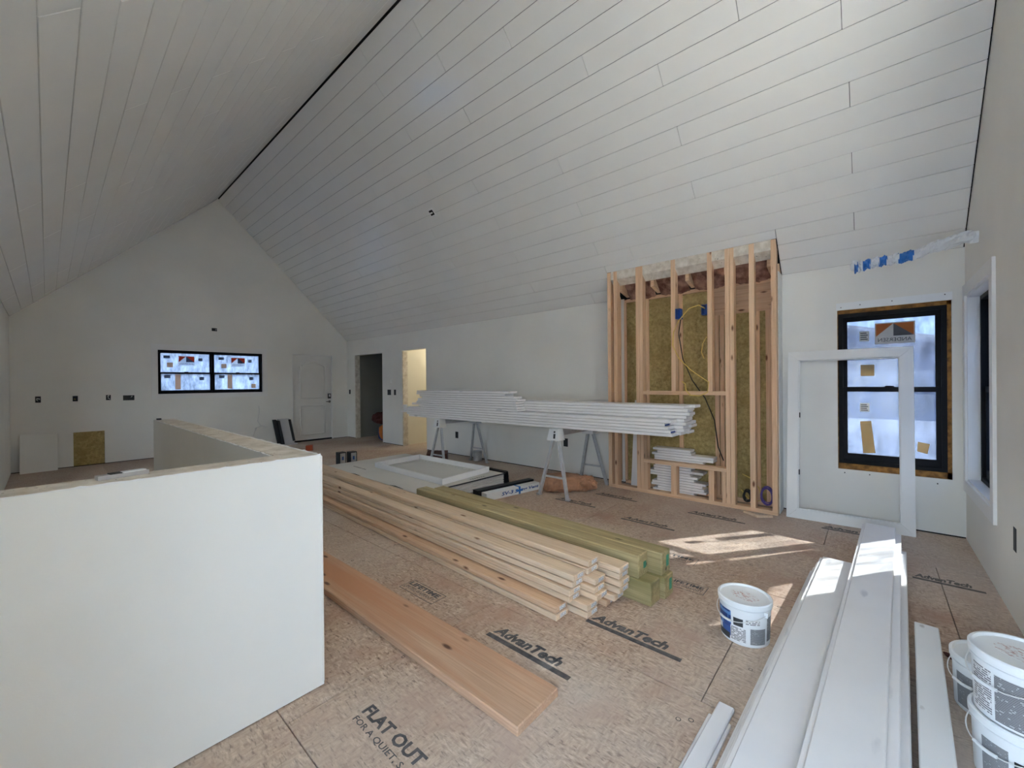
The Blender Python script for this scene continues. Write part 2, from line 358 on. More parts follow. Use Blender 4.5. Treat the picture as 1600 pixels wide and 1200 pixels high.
def cbox(sx_, sy_, sz_, c, mat):
    """chamfered block, shared between alike pieces; origin at centre of its base, length along Y"""
    key = (round(sx_, 4), round(sy_, 4), round(sz_, 4), c, mat)
    if key in CACHE: return CACHE[key]
    V = []; idx = {}
    hx, hy = sx_ / 2, sy_ / 2
    for ix in (-1, 1):
        for iy in (-1, 1):
            for iz in (-1, 1):
                z = sz_ if iz > 0 else 0
                for ax in range(3):
                    p = [ix * hx, iy * hy, z]
                    for q in range(3):
                        if q != ax: p[q] -= c * (ix, iy, iz)[q]
                    idx[(ix, iy, iz, ax)] = len(V); V.append(tuple(p))
    Fc = []
    for ax in range(3):
        o1, o2 = [q for q in range(3) if q != ax]
        for s_ in (-1, 1):
            ring = []
            for a, b_ in ((-1, -1), (1, -1), (1, 1), (-1, 1)):
                k = [0, 0, 0]; k[ax] = s_; k[o1] = a; k[o2] = b_; ring.append(idx[(*k, ax)])
            Fc.append(tuple(ring))
        for a in (-1, 1):
            for b_ in (-1, 1):
                k0 = [0, 0, 0]; k1 = [0, 0, 0]; k0[ax] = -1; k1[ax] = 1
                for k in (k0, k1): k[o1] = a; k[o2] = b_
                Fc.append((idx[(*k0, o1)], idx[(*k1, o1)], idx[(*k1, o2)], idx[(*k0, o2)]))
    for ix in (-1, 1):
        for iy in (-1, 1):
            for iz in (-1, 1): Fc.append(tuple(idx[(ix, iy, iz, a)] for a in range(3)))
    me = bpy.data.meshes.new('block'); me.from_pydata(V, [], Fc); me.validate(); me.update()
    import bmesh
    bm = bmesh.new(); bm.from_mesh(me); bmesh.ops.recalc_face_normals(bm, faces=bm.faces); bm.to_mesh(me); bm.free()
    me.materials.append(MATS[mat]); CACHE[key] = me; return me
def text_mesh(txt, w, h, mat, shear=0., bold=0., mirror=False, depth=.0006):
    cu = bpy.data.curves.new('t', 'FONT'); cu.body = txt; cu.shear = shear; cu.offset = bold; cu.extrude = 0.002; cu.resolution_u = 2
    ob = bpy.data.objects.new('t', cu); COL.objects.link(ob); dg = bpy.context.evaluated_depsgraph_get(); dg.update()
    me = bpy.data.meshes.new_from_object(ob.evaluated_get(dg)); bpy.data.objects.remove(ob); bpy.data.curves.remove(cu)
    xs = [v.co.x for v in me.vertices]; ys = [v.co.y for v in me.vertices]; x0, x1, y0, y1 = min(xs), max(xs), min(ys), max(ys)
    for v in me.vertices:
        x = (v.co.x - x0) / (x1 - x0) * w - w / 2
        v.co = ((-x if mirror else x), (v.co.y - y0) / (y1 - y0) * h - h / 2, depth if v.co.z > 0 else 0)
    me.materials.clear(); me.materials.append(MATS[mat]); me.update(); return me
ORDN = ['lowest', 'second', 'third', 'fourth', 'fifth', 'sixth', 'seventh', 'eighth', 'ninth', 'tenth', 'eleventh', 'twelfth', 'thirteenth', 'fourteenth', 'fifteenth',
        'sixteenth', 'seventeenth', 'eighteenth', 'nineteenth', 'twentieth', 'twenty-first', 'twenty-second', 'twenty-third', 'twenty-fourth']

# ================================================================== the shell
def cells(openings, u0, u1, breaks=()):
    us = sorted({u0, u1, *breaks, *[q for o in openings for q in o[:2] if u0 < q < u1]})
    for a, b_ in zip(us, us[1:]):
        m = (a + b_) / 2; cuts = sorted((o[2], o[3]) for o in openings if o[0] < m < o[1])
        yield a, b_, cuts
def gable(name, y0, y1, openings, label, zb=0.012):
    mb = MB()
    for a, b_, cuts in cells(openings, XL, XS, (RX,)):
        z = zb
        for c0, c1 in cuts:
            if c0 > z + .001: mb.box(a, b_, y0, y1, z, c0)
            z = c1
        ta, tb = roof(a) + .027, roof(b_) + .027
        mb.hexa([(a, y0, z), (b_, y0, z), (b_, y1, z), (a, y1, z), (a, y0, ta), (b_, y0, tb), (b_, y1, tb), (a, y1, ta)])
    return struct(mb.build(name, 'paint'), label, 'wall')
# floor: deck + separate subfloor panels
fl_ob = struct(MB().box(XL - .3, 7.6, YN - .5, YF + .3, -.32, -.019).build('floor', 'dark_gap'), 'wood strand subfloor of large printed panels', 'floor')
rowsx = [(-.572, .615, .40), (.615, 1.80, 1.746), (1.80, 2.985, .545), (2.985, 4.17, -.335), (4.17, 5.36, .30), (5.36, 7.6, 1.4)]
for (xa, xb, yj) in rowsx:
    xa2 = max(xa, XL - .1)
    ys = [yj + 2.44 * k for k in range(-2, 6)]
    edges = [YN - .2] + [y for y in ys if YN - .1 < y < YF + .1] + [YF + .2]
    for ya, yb in zip(edges, edges[1:]):
        put('floor_panel', cbox(xb - xa2 - .004, yb - ya - .004, .019, .0015, 'subfloor'), ((xa2 + xb) / 2, (ya + yb) / 2, -.019), fl_ob)
W1 = (1.374, 3.125, 1.195, 2.028)       # far twin window
W4 = (1.00, 2.80, 2.35, 3.55)          # unseen frosted window added high in the near gable for fill light
W5 = (6.95, 7.90, 1.05, 2.10)           # unseen window added past the stair for fill light (y0, y1, z0, z1)
W3 = (4.02, 4.95, .505, 2.02)           # near gable window
PD = (-.52, .50, .02, 2.20)            # unseen glazed door in the left wall, guessed from the daylight (y0, y1, z0, z1)
wall_far = gable('wall_far', YF, YF + .17, [W1, (.283, .657, .01, .577), (3.745, 4.685, .0, 2.06)], 'far gable wall with twin window and white door')
wall_near = gable('wall_near', YN - .17, YN, [W3, W4], 'near gable wall with tall trimmed window', 0)
mb = MB()
mb.box(XL - .17, XL, YN - .17, PD[0], 0, H + .35); mb.box(XL - .17, XL, PD[1], W5[0], 0, H + .35); mb.box(XL - .17, XL, W5[1], YF + .17, 0, H + .35); mb.box(XL - .17, XL, W5[0], W5[1], 0, W5[2]); mb.box(XL - .17, XL, W5[0], W5[1], W5[3], H + .35); mb.box(XL - .17, XL, PD[0], PD[1], 0, PD[2]); mb.box(XL - .17, XL, PD[0], PD[1], PD[3], H + .35)
wall_left = struct(mb.build('wall_left', 'paint'), 'plain side wall along the stair', 'wall')
W2 = (-.51, .25, .482, 2.012)           # side window (y0, y1, z0, z1)
D1 = (8.405, 9.675, .0, 2.058); D2 = (6.765, 7.62, .0, 2.063); NI = (.76, 2.47, .0, 9.)
mb = MB()
for a, b_, cuts in cells([W2, D1, D2, NI], YN - .17, YF + .17):
    z = .014
    for c0, c1 in cuts:
        if c0 > z + .001: mb.box(XS, XS + .14, a, b_, z, min(c0, H))
        z = c1
    if z < H: mb.box(XS, XS + .14, a, b_, z, H)
wall_right = struct(mb.build('wall_right', 'paint'), 'long side wall with two doorways, stud alcove and window', 'wall')
for ya, yb in ((YN, .76), (2.47, 6.765), (7.62, 8.405), (9.675, YF)):
    MB().box(XS + .012, XS + .1, ya + .002, yb - .002, 0, .0135).build('bottom_plate', 'dark_gap', wall_right)
MB().box(XL, XS, YF + .012, YF + .1, 0, .0115).build('bottom_plate', 'dark_gap', wall_far)
# roof deck over the boards
mb = MB(); T = .03
for sgn in (1, -1):
    xe = XS + .14 if sgn > 0 else XL - .5
    ze = RZ - abs(xe - RX)
    y0, y1 = YN - .3, YF + .3
    pts = [(RX, y0, RZ + T), (xe, y0, ze + T), (xe, y0, ze + T + .3), (RX, y0, RZ + T + .3)]
    mb.poly(pts if sgn < 0 else pts[::-1], (0, y1 - y0, 0))
ceil = struct(mb.build('ceiling', 'dark_gap'), 'vaulted ceiling of white grooved boards', 'ceiling')
# eave outside the side wall and round the near corner
struct(MB().hexa([(5.15, -1.62, 2.42), (6.25, -1.62, 2.20), (6.25, 3.2, 2.20), (5.15, 3.2, 2.42), (5.15, -1.62, 2.50), (6.25, -1.62, 2.28), (6.25, 3.2, 2.28), (5.15, 3.2, 2.50)]).build('roof_eave', 'trim_white'), 'white eave of the roof outside the side window', 'roof')
# ceiling boards
S2 = math.sqrt(2); PW = .1237; GAP = .0026
def cboard(xa, xb, ya, yb, right):
    if yb - ya < .02 or xb - xa < .01: return
    w = (xb - xa) * S2 - GAP; xm = (xa + xb) / 2
    me = cbox(w, yb - ya - .003, .017, .003, 'ceiling_white')
    put('ceiling_board', me, (xm, (ya + yb) / 2, roof(xm)), ceil, (0, math.radians(45 if right else -45), 0))
def row(xa, xb, joints, right, y0, y1, skip=None):
    js = set()
    for j in joints: js |= {j + 3.66 * k for k in range(-4, 5)}
    js = sorted(q for q in js if y0 + .1 < q < y1 - .1); e = [y0] + js + [y1]
    for ya, yb in zip(e, e[1:]):
        segs = [(ya, yb)]
        if skip:
            segs = [(p, q) for p, q in ((ya, min(yb, skip[0])), (max(ya, skip[1]), yb)) if q - p > .02]
        for p, q in segs: cboard(xa, xb, p, q, right)
JR = {2.43: 4.33, 2.54: 3.475, 2.66: 4.395, 2.79: 3.395, 2.90: 2.57, 3.03: 4.365, 3.16: 3.41, 3.27: 1.955, 3.41: .736, 3.52: 1.358, 3.64: .145, 3.775: 2.58,
      3.89: 1.33, 4.01: .115, 4.13: 2.565, 4.26: 1.327, 4.38: .114, 4.50: 2.565, 4.63: 2.155, 4.75: .112, 4.87: 1.6, 5.0: 2.9}
near = lambda tab, x: tab[min(tab, key=lambda k: abs(k - x))]
NY0, NY1, NX = .70, 2.55, 4.768
x = 5.0665
while x > RX + .02:
    xa = max(x - PW, RX + .012)
    j = near(JR, (x + xa) / 2)
    if xa > 4.70: row(xa, x, [j], True, YN + .006, YF - .004, (NY0, NY1))
    elif x > 4.768:
        row(xa, x, [j], True, YN + .006, YF - .004, (NY0, NY1)); cboard(xa, NX - .003, NY0, NY1, True)
    else: row(xa, x, [j], True, YN + .006, YF - .004)
    x -= PW
JL = {-.32: 1.1, -.19: 3.2, -.07: 1.25, .03: 2.48, .15: 4.925, .27: 2.50, .40: 3.73, .52: 1.9, .645: 3.745, .77: 2.6, .885: 3.725, 1.01: 4.55, 1.13: 3.72, 1.25: 2.1, 1.37: 3.73, 1.50: 4.565, 1.62: 3.735, 1.74: 2.5, 1.86: 1.5, 1.99: 3.2, 2.1: 4.4, 2.23: 2.7}
x = -.379
while x < RX - .01:
    xb = min(x + .1222, RX - .008)
    row(x, xb, [near(JL, (x + xb) / 2)], False, YN + .004, YF - .010)
    x += .1222
# ceiling junction box
cb0 = put('ceiling_box', None, (3.689, 4.752, 3.811), ceil)
o = put('box_rim', cbox(.12, .12, .012, .003, 'paper_white'), (3.683, 4.752, 3.805), cb0, (0, math.radians(45), 0))
o = put('box_hole', cbox(.075, .075, .014, .003, 'dark_gap'), (3.679, 4.752, 3.801), cb0, (0, math.radians(45), 0))
o = put('wire_tail', cbox(.02, .055, .02, .004, 'wire_white'), (3.668, 4.755, 3.79), cb0, (0, math.radians(45), 0))

# rooms seen through the doorways
mb = MB(); mb.box(XS + .14, 7.3, 7.66, 7.78, 0, 2.5); mb.box(XS + .14, 7.3, 6.56, 6.68, 0, 2.5); mb.box(7.3, 7.42, 6.56, 7.78, 0, 2.5); mb.box(XS + .14, 7.42, 6.56, 7.78, 2.5, 2.6)
struct(mb.build('wall_hall', 'paint_warm'), 'warm cream hallway wall seen through the right doorway', 'wall')
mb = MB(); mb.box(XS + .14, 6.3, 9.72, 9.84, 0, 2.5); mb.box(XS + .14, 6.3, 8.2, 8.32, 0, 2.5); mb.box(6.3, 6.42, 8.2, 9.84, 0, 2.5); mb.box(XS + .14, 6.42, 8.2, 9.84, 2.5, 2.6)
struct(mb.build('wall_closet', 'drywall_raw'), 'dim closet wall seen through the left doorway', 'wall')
for nm, (ya, yb) in (('trim_1', D1[:2]), ('trim_2', D2[:2])):
    t = struct(put(nm, None, (XS, yb, 0)), 'bare jamb studs of the %s doorway' % ('left' if nm == 'trim_1' else 'right'), 'door jamb')
    MB().box(XS + .01, XS + .13, yb - .018, yb - .0005, 0, 2.05).build('jamb_stud', 'dusty_plate', t)
    MB().box(XS + .01, XS + .13, ya + .0005, ya + .018, 0, 2.05).build('jamb_stud', 'dusty_plate', t)
# bulb that lights the hallway
hb = thing('ceiling_bulb', (6.3, 7.1, 2.36), 'bare warm bulb on the hallway ceiling', 'light')
MB().lathe(6.3, 7.1, [(.001, 2.5), (.05, 2.5), (.05, 2.47), (.02, 2.46), (.02, 2.44)], 20).build('bulb_socket', 'paper_white', hb, True)
bm_, nt, n, l, b = nodes('bulb'); b.inputs['Emission Color'].default_value = (1, .78, .45, 1); b.inputs['Emission Strength'].default_value = 8
MB().lathe(6.3, 7.1, [(.015, 2.44), (.03, 2.41), (.032, 2.39), (.022, 2.365), (.001, 2.36)], 20).build('bulb_globe', 'bulb', hb, True)
lp = bpy.data.lights.new('bulb_light', 'POINT'); lp.energy = 9; lp.color = (1, .92, .78); lp.shadow_soft_size = .05
lo = bpy.data.objects.new('bulb_light', lp); COL.objects.link(lo); lo.location = (6.3, 7.1, 2.28)

# outside
MB().box(-150, 160, -150, 160, -3.2, -3.0).build('snowy_ground', 'snow')
struct(bpy.data.objects['snowy_ground'], 'bluish snowy ground outside the windows', 'ground')
mb = MB(); N_ = 96; rr = random.Random(3)
hh = [9 + 3.0 * math.sin(i * .31) + 2 * math.sin(i * .93 + 1) + rr.uniform(-.6, .6) for i in range(N_)]
for i in range(N_):
    for r_, z_ in ((60, -3.0), (75, hh[i] * .7), (95, hh[i]), (115, -3.0)):
        a = 2 * math.pi * i / N_; mb.v.append((r_ * math.cos(a), r_ * math.sin(a), z_))
for i in range(N_):
    for k in range(3):
        a = i * 4 + k; c = ((i + 1) % N_) * 4 + k; mb.f.append((a, c, c + 1, a + 1))
struct(mb.build('wooded_hills', 'hill', smooth=True), 'low snowy wooded hills around the house', 'hills')

# ================================================================== windows
def sticker_logo(win, T):
    """T(u, v, d) maps sticker coords (metres, from its lower left as seen inside) to world; print faces outwards so it reads mirrored."""
    pass
def window(name, T, w, h, halves, label, fr=.045, div=.45, pane='pane_side', depth=.09):
    """T(u,v,d): u along the wall to the right seen from inside, v up, d depth outwards from the wall's inner face."""
    P = lambda u, v, d: T(u, v, d)
    win = struct(put(name, None, T(w / 2, 0, depth)), label, 'window')
    def slab(u0, u1, v0, v1, d0, d1, nm, mat, par):
        p = [P(u0, v0, d0), P(u1, v0, d0), P(u1, v0, d1), P(u0, v0, d1), P(u0, v1, d0), P(u1, v1, d0), P(u1, v1, d1), P(u0, v1, d1)]
        return MB().hexa(p).build(nm, mat, par)
    def ring(u0, u1, v0, v1, t, d0, d1, nm, mat, par, tb=None):
        mb = MB(); tb = tb or t
        for a in ((u0, u0 + t, v0, v1), (u1 - t, u1, v0, v1), (u0 + t, u1 - t, v0, v0 + tb), (u0 + t, u1 - t, v1 - t, v1)):
            mb.hexa([P(a[0], a[2], d0), P(a[1], a[2], d0), P(a[1], a[2], d1), P(a[0], a[2], d1), P(a[0], a[3], d0), P(a[1], a[3], d0), P(a[1], a[3], d1), P(a[0], a[3], d1)])
        return mb.build(nm, mat, par)
    ring(0, w, 0, h, fr * .55, depth - .02, depth + .075, 'frame', 'black_frame', win)
    sashes = []
    for (u0, u1) in halves:
        vm = h * div
        lo = ring(u0, u1, fr * .5, vm + .016, fr * .75, depth + .0, depth + .03, 'lower_sash', 'black_frame', win, fr * 1.1)
        up = ring(u0, u1, vm - .016, h - fr * .5, fr * .75, depth + .032, depth + .06, 'upper_sash', 'black_frame', win, .032)
        slab(u0 + fr * .7, u1 - fr * .7, fr * 1.5, vm, depth + .012, depth + .018, 'pane', pane, lo)
        slab(u0 + fr * .7, u1 - fr * .7, vm, h - fr * 1.2, depth + .044, depth + .050, 'pane', pane, up)
        slab((u0 + u1) / 2 - .03, (u0 + u1) / 2 + .03, vm + .016, vm + .026, depth - .005, depth + .02, 'sash_lock', 'black_frame', lo)
        sashes.append((lo, up))
    if len(halves) > 1: slab(halves[0][1] - .005, halves[1][0] + .005, 0, h, depth - .02, depth + .07, 'mullion', 'black_frame', win)
    return win, sashes, slab, P
def sticker(slab, P, par, u0, u1, v0, v1, d, mat, nm='sticker'): return slab(u0, u1, v0, v1, d - .0012, d, nm, mat, par)
def logo(slab, P, par, u0, u1, v0, v1, d, warm, rot):
    pre = warm.split('_')[0] + '_'; s = sticker(slab, P, par, u0, u1, v0, v1, d, pre + 'white'); w, h = u1 - u0, v1 - v0
    a, b_ = v0 + h * .36, v1 - h * .05; um = u0 + w * .47
    for pts, mt in (([(u0 + .03 * w, a), (um, b_), (u0 + .03 * w, b_)], warm), ([(u1 - .03 * w, a), (u1 - .03 * w, b_), (um, b_)], warm), ([(um, b_), (u1 - .03 * w, a), (um, a)], pre + 'grey')):
        MB().poly([P(x_, y_, d - .0022) for x_, y_ in pts], P(0, 0, d) - P(0, 0, d - .0008)).build('sticker_print', mt, s)
    c = P((u0 + u1) / 2, v0 + h * .19, d - .0016)
    t = put('lettering', text_mesh('ANDERSEN', w * .84, h * .17, pre + 'dark', mirror=True), c, s, rot)
    return s
# window_1: far gable, twin
T1 = lambda u, v, d: Vector((W1[0] + u, YF + d, W1[2] + v))
w1, h1 = W1[1] - W1[0], W1[3] - W1[2]
win1, sa1, slab1, P1 = window('window_1', T1, w1, h1, [(.018, .845), (.862, 1.733)], 'black framed twin window with film and stickers beside the white door', .04, .478, 'pane_far', .03)
mbt = MB()
for a in ((W1[0] - .095, W1[1] + .095, W1[3], W1[3] + .11), (W1[0] - .095, W1[1] + .095, W1[2] - .095, W1[2]), (W1[0] - .095, W1[0], W1[2], W1[3]), (W1[1], W1[1] + .095, W1[2], W1[3])): mbt.box(a[0], a[1], YF - .017, YF, a[2], a[3])
mbt.build('casing', 'trim_white', win1)
ROTY = (math.radians(90), 0, 0)
for k, (lo, up) in enumerate(sa1):
    ou = 0 if k == 0 else .872
    d = .03 + .043; logo(slab1, P1, up, .316 + ou, .575 + ou, .545, .738, d, 'stf_rust', ROTY)
    sticker(slab1, P1, up, .095 + ou, .19 + ou, .68, .735, d, 'stf_dark'); sticker(slab1, P1, up, .63 + ou, .70 + ou, .64, .70, d, 'stf_dark')
    sticker(slab1, P1, up, .144 + ou, .235 + ou, .51, .60, d, 'stf_brown')
    d = .03 + .011; sticker(slab1, P1, lo, .26 + ou * .98, .345 + ou * .98, .08, .375, d, 'stf_brown')
    sticker(slab1, P1, lo, .095 + ou, .19 + ou, .30, .36, d, 'stf_dark'); sticker(slab1, P1, lo, .64 + ou, .715 + ou, .26, .325, d, 'stf_dark')
sticker(slab1, P1, sa1[1][0], 1.55, 1.635, .09, .18, .041, 'stf_brown')
# window_2: side wall (u runs towards -y when seen from inside)
T2 = lambda u, v, d: Vector((XS + d, .242 - u, .541 + v))
w2, h2 = .724, 1.432
win2, sa2, slab2, P2 = window('window_2', T2, w2, h2, [(.02, .704)], 'tall black framed window with blue film and stickers behind the leaning frame', .06, .50, 'pane_side', .02)
(lo2, up2) = sa2[0]
ROTX = (math.radians(90), 0, math.radians(-90))
d = .02 + .043; logo(slab2, P2, up2, .265, .535, 1.13, 1.325, d, 'st_orange', ROTX)
sticker(slab2, P2, up2, .155, .225, 1.165, 1.257, d, 'st_white'); sticker(slab2, P2, up2, .162, .26, .835, .94, d, 'st_tan')
for k in range(4): sticker(slab2, P2, up2, .162, .215 - .008 * (k % 2), 1.178 + k * .019, 1.187 + k * .019, d - .0013, 'st_dark', 'sticker_print')
d = .02 + .011; s = sticker(slab2, P2, lo2, .155, .224, .498, .578, d, 'st_white')
for k in range(4): sticker(slab2, P2, lo2, .162, .214 - .008 * (k % 2), .508 + k * .017, .516 + k * .017, d - .0013, 'st_dark', 'sticker_print')
MB().poly([P2(*q, d - .001) for q in ((.177, .104), (.264, .114), (.235, .413), (.156, .404))], P2(0, 0, d) - P2(0, 0, d - .001)).build('sticker', 'st_tan', lo2)
MB().poly([P2(*q, d - .001) for q in ((.54, .16), (.605, .141), (.62, .23), (.545, .245))], P2(0, 0, d) - P2(0, 0, d - .001)).build('sticker', 'st_tan', lo2)
# foam and shims in the rough opening, header strip of drywall
mb = MB()
for a in ((W2[0], W2[0] + .03, W2[2], W2[3]), (W2[1] - .008, W2[1], W2[2], W2[3]), (W2[0], W2[1], W2[2], W2[2] + .057), (W2[0], W2[1], W2[3] - .038, W2[3])):
    mb.box(XS + .012, XS + .12, a[0] + .0004, a[1] - .0004, a[2] + .0004, a[3] - .0004)
mb.build('foam_gap', 'foam', win2)
MB().box(XS - .016, XS - .0005, W2[0] - .004, W2[1] + .006, W2[3] - .002, W2[3] + .066).build('header_strip', 'lid_white', win2)
for y_, z_ in ((.22, 2.035), (.08, 2.045), (-.14, 2.05), (-.47, 2.06), (.2, .45), (.02, .455), (-.2, .44), (-.42, .44)):
    MB().box(XS - .018, XS - .004, y_ - .004, y_ + .004, z_ - .004, z_ + .004).build('screw_head', 'ink', win2)
# window_3: near gable, seen at a grazing angle (u runs towards -x seen from inside)
T3 = lambda u, v, d: Vector((W3[1] - .02 - u, YN - d, W3[2] + .02 + v))
win3, sa3, slab3, P3 = window('window_3', T3, W3[1] - W3[0] - .04, W3[3] - W3[2] - .04, [(.02, W3[1] - W3[0] - .06)], 'trimmed window in the near wall at the right edge', .06, .50, 'pane_near', .085)
mb = MB()
for a in ((W3[0], W3[0] + .02, W3[2], W3[3]), (W3[1] - .02, W3[1], W3[2], W3[3]), (W3[0] + .02, W3[1] - .02, W3[2], W3[2] + .02), (W3[0] + .02, W3[1] - .02, W3[3] - .02, W3[3])):
    mb.box(a[0], a[1], YN - .125, YN + .004, a[2], a[3])
mb.build('jamb_extension', 'trim_white', win3)
mb = MB(); cw = .088
for a in ((W3[0] - cw, W3[0] + .004, W3[2] - cw, W3[3] + cw), (W3[1] - .004, W3[1] + cw, W3[2] - cw, W3[3] + cw), (W3[0] + .004, W3[1] - .004, W3[2] - cw, W3[2] + .004), (W3[0] + .004, W3[1] - .004, W3[3] - .004, W3[3] + cw)):
    mb.box(a[0], a[1], YN + .0005, YN + .018, a[2], a[3])
mb.build('casing', 'trim_white', win3)
# unseen_door: unseen glazed door beside the camera, guessed as the main daylight source
pd = struct(put('door_2', None, (XL - .08, (PD[0] + PD[1]) / 2, 0)), 'glazed patio door in the left wall beside the half wall', 'door')
ym = (PD[0] + PD[1]) / 2; mb = MB()
for a in ((PD[0], PD[0] + .05, PD[2], PD[3]), (PD[1] - .05, PD[1], PD[2], PD[3]), (ym - .05, ym + .05, PD[2], PD[3]), (PD[0] + .05, PD[1] - .05, PD[2], PD[2] + .08), (PD[0] + .05, PD[1] - .05, PD[3] - .06, PD[3])): mb.box(XL - .12, XL - .04, a[0], a[1], a[2], a[3])
mb.build('frame', 'black_frame', pd)
for ya, yb in ((PD[0] + .05, ym - .05), (ym + .05, PD[1] - .05)): MB().box(XL - .085, XL - .077, ya, yb, PD[2] + .08, PD[3] - .06).build('pane', 'pane_clear', pd)
MB().tube([(XL - .03, ym + .09, .95), (XL - .005, ym + .09, 1.0), (XL - .005, ym + .09, 1.15), (XL - .03, ym + .09, 1.2)], .01).build('handle', 'black_frame', pd)

def simple_window(name, T, w, h, label, pane):
    win = struct(put(name, None, T(w / 2, 0, .1)), label, 'window'); mb = MB()
    for u0, u1, v0, v1 in ((0, .05, 0, h), (w - .05, w, 0, h), (.05, w - .05, 0, .05), (.05, w - .05, h - .05, h), (w / 2 - .03, w / 2 + .03, .05, h - .05)):
        mb.hexa([T(u0, v0, .06), T(u1, v0, .06), T(u1, v0, .14), T(u0, v0, .14), T(u0, v1, .06), T(u1, v1, .06), T(u1, v1, .14), T(u0, v1, .14)])
    mb.build('frame', 'black_frame', win)
    for u0, u1 in ((.05, w / 2 - .03), (w / 2 + .03, w - .05)):
        MB().hexa([T(u0, .05, .10), T(u1, .05, .10), T(u1, .05, .106), T(u0, .05, .106), T(u0, h - .05, .10), T(u1, h - .05, .10), T(u1, h - .05, .106), T(u0, h - .05, .106)]).build('pane', pane, win)
simple_window('window_4', lambda u, v, d: Vector((W4[1] - u, YN - d, W4[2] + v)), W4[1] - W4[0], W4[3] - W4[2], 'wide frosted window high in the near gable', 'pane_frosted')
simple_window('window_5', lambda u, v, d: Vector((XL - d, W5[0] + u, W5[2] + v)), W5[1] - W5[0], W5[3] - W5[2], 'clear window in the left wall past the stair', 'pane_clear')

# ================================================================== far wall: door, boxes, patch, wires
dr = struct(put('door_1', None, (4.215, YF, 0)), 'white two panel door with arched top panel and keypad lock', 'door')
MB().box(3.765, 4.665, YF + .03, YF + .072, .035, 2.045).build('door_slab', 'door_white', dr)
MB().box(3.765, 4.665, YF + .02, YF + .09, .0, .033).build('door_gap', 'dark_gap', dr)
mb = MB(); mb.box(3.746, 3.763, YF - .002, YF + .1, 0, 2.058); mb.box(4.667, 4.684, YF - .002, YF + .1, 0, 2.058); mb.box(3.763, 4.667, YF - .002, YF + .1, 2.047, 2.058); mb.build('door_frame', 'trim_white', dr)
def arch(x0, x1, z0, z1, rise):
    pts = [(x0, z0), (x1, z0), (x1, z1)]
    for k in range(1, 12): t = k / 12; pts.append((x1 + (x0 - x1) * t, z1 + rise * math.sin(math.pi * t)))
    return pts + [(x0, z1)]
for (x0, x1, z0, z1, rise) in ((3.93, 4.50, 1.02, 1.78, .09), (3.93, 4.50, .16, .84, .0)):
    pp = arch(x0, x1, z0, z1, rise); pp = [(a, YF + .029, c) for a, c in pp]
    MB().tube(pp + [pp[0]], .017, 6).build('panel_moulding', 'door_white', dr)
hd = MB().lathe(0, 0, [(.001, 0), (.03, 0), (.03, .012), (.012, .016), (.012, .05), (.001, .05)], 20)
hd.v = [(4.612 + a, YF + .03 - c, .925 + b_) for a, b_, c in hd.v]; ho = hd.build('door_handle', 'chrome', dr, True)
MB().beam((4.612, YF - .02, .925), (4.51, YF - .02, .925), .016, .016).build('lever', 'chrome', ho)
kp = MB().box(4.575, 4.64, YF + .0, YF + .03, 1.0, 1.12).build('keypad_lock', 'dark_box', dr)
MB().box(4.59, 4.625, YF - .004, YF + .0, 1.04, 1.10).build('keypad_face', 'horse_white', kp)
def ebox(par, T, u, v, w, h, wires=0, rim=True):
    e = MB().hexa([T(u - w / 2, v - h / 2, -.002), T(u + w / 2, v - h / 2, -.002), T(u + w / 2, v - h / 2, .0015), T(u - w / 2, v - h / 2, .0015),
                   T(u - w / 2, v + h / 2, -.002), T(u + w / 2, v + h / 2, -.002), T(u + w / 2, v + h / 2, .0015), T(u - w / 2, v + h / 2, .0015)]).build('outlet_box', 'dark_box', par)
    rn = random.Random(int(u * 1000))
    for k in range(wires):
        a = u + rn.uniform(-.3, .3) * w; c = v + rn.uniform(-.3, .3) * h
        MB().tube([T(a, c, .002), T(a + rn.uniform(-.02, .02), c + .015, .015), T(a + rn.uniform(-.03, .03), c + rn.uniform(-.03, .03), .022)], .004, 6).build('wire_tail', rn.choice(['wire_white', 'wire_white', 'wire_yellow']), e)
    return e
TF = lambda u, v, d: Vector((u, YF - d, v)); TS = lambda u, v, d: Vector((XS - d, u, v)); TN = lambda u, v, d: Vector((u, YN + d, v))
for u, v, w, h, k in ((-.099, 1.146, .06, .10, 3), (.31, 1.146, .06, .09, 1), (.708, 1.152, .06, .09, 3), (.97, 1.139, .15, .09, 1), (2.262, 2.484, .09, .06, 1)): ebox(wall_far, TF, u, v, w, h, k)
for u, v, w, h, k in ((9.93, 1.153, .08, .11, 0), (8.125, 1.156, .14, .12, 0), (7.895, 1.157, .08, .12, 0), (5.846, .376, .08, .12, 0), (3.408, .452, .075, .12, 0)): ebox(wall_right, TS, u, v, w, h, k)
ebox(wall_near, TN, 3.511, .454, .06, .13, 0)
for du in (0, .05): MB().tube([TS(8.03 - du, 1.36, 0), TS(8.02 - du, 1.38, .04), TS(7.98 - du, 1.44, .05)], .006, 6).build('wire_tail', 'wire_white', wall_right)
MB().box(.2845, .6555, YF + .02, YF + .15, .011, .576).build('insulation_patch', 'rockwool', wall_far)
mb = MB(); mb.tube([(3.05, YF - .004, .90), (3.055, YF - .02, .80), (3.02, YF - .03, .56), (3.07, YF - .03, .47), (3.18, YF - .03, .42), (3.22, YF - .02, .41), (3.12, YF - .02, .46), (2.99, YF - .02, .42), (2.93, YF - .02, .24)], .008, 6)
tag(mb.build('cable', 'wire_white', None, True), 'thin white cable hanging from the far wall left of the door', 'cable')
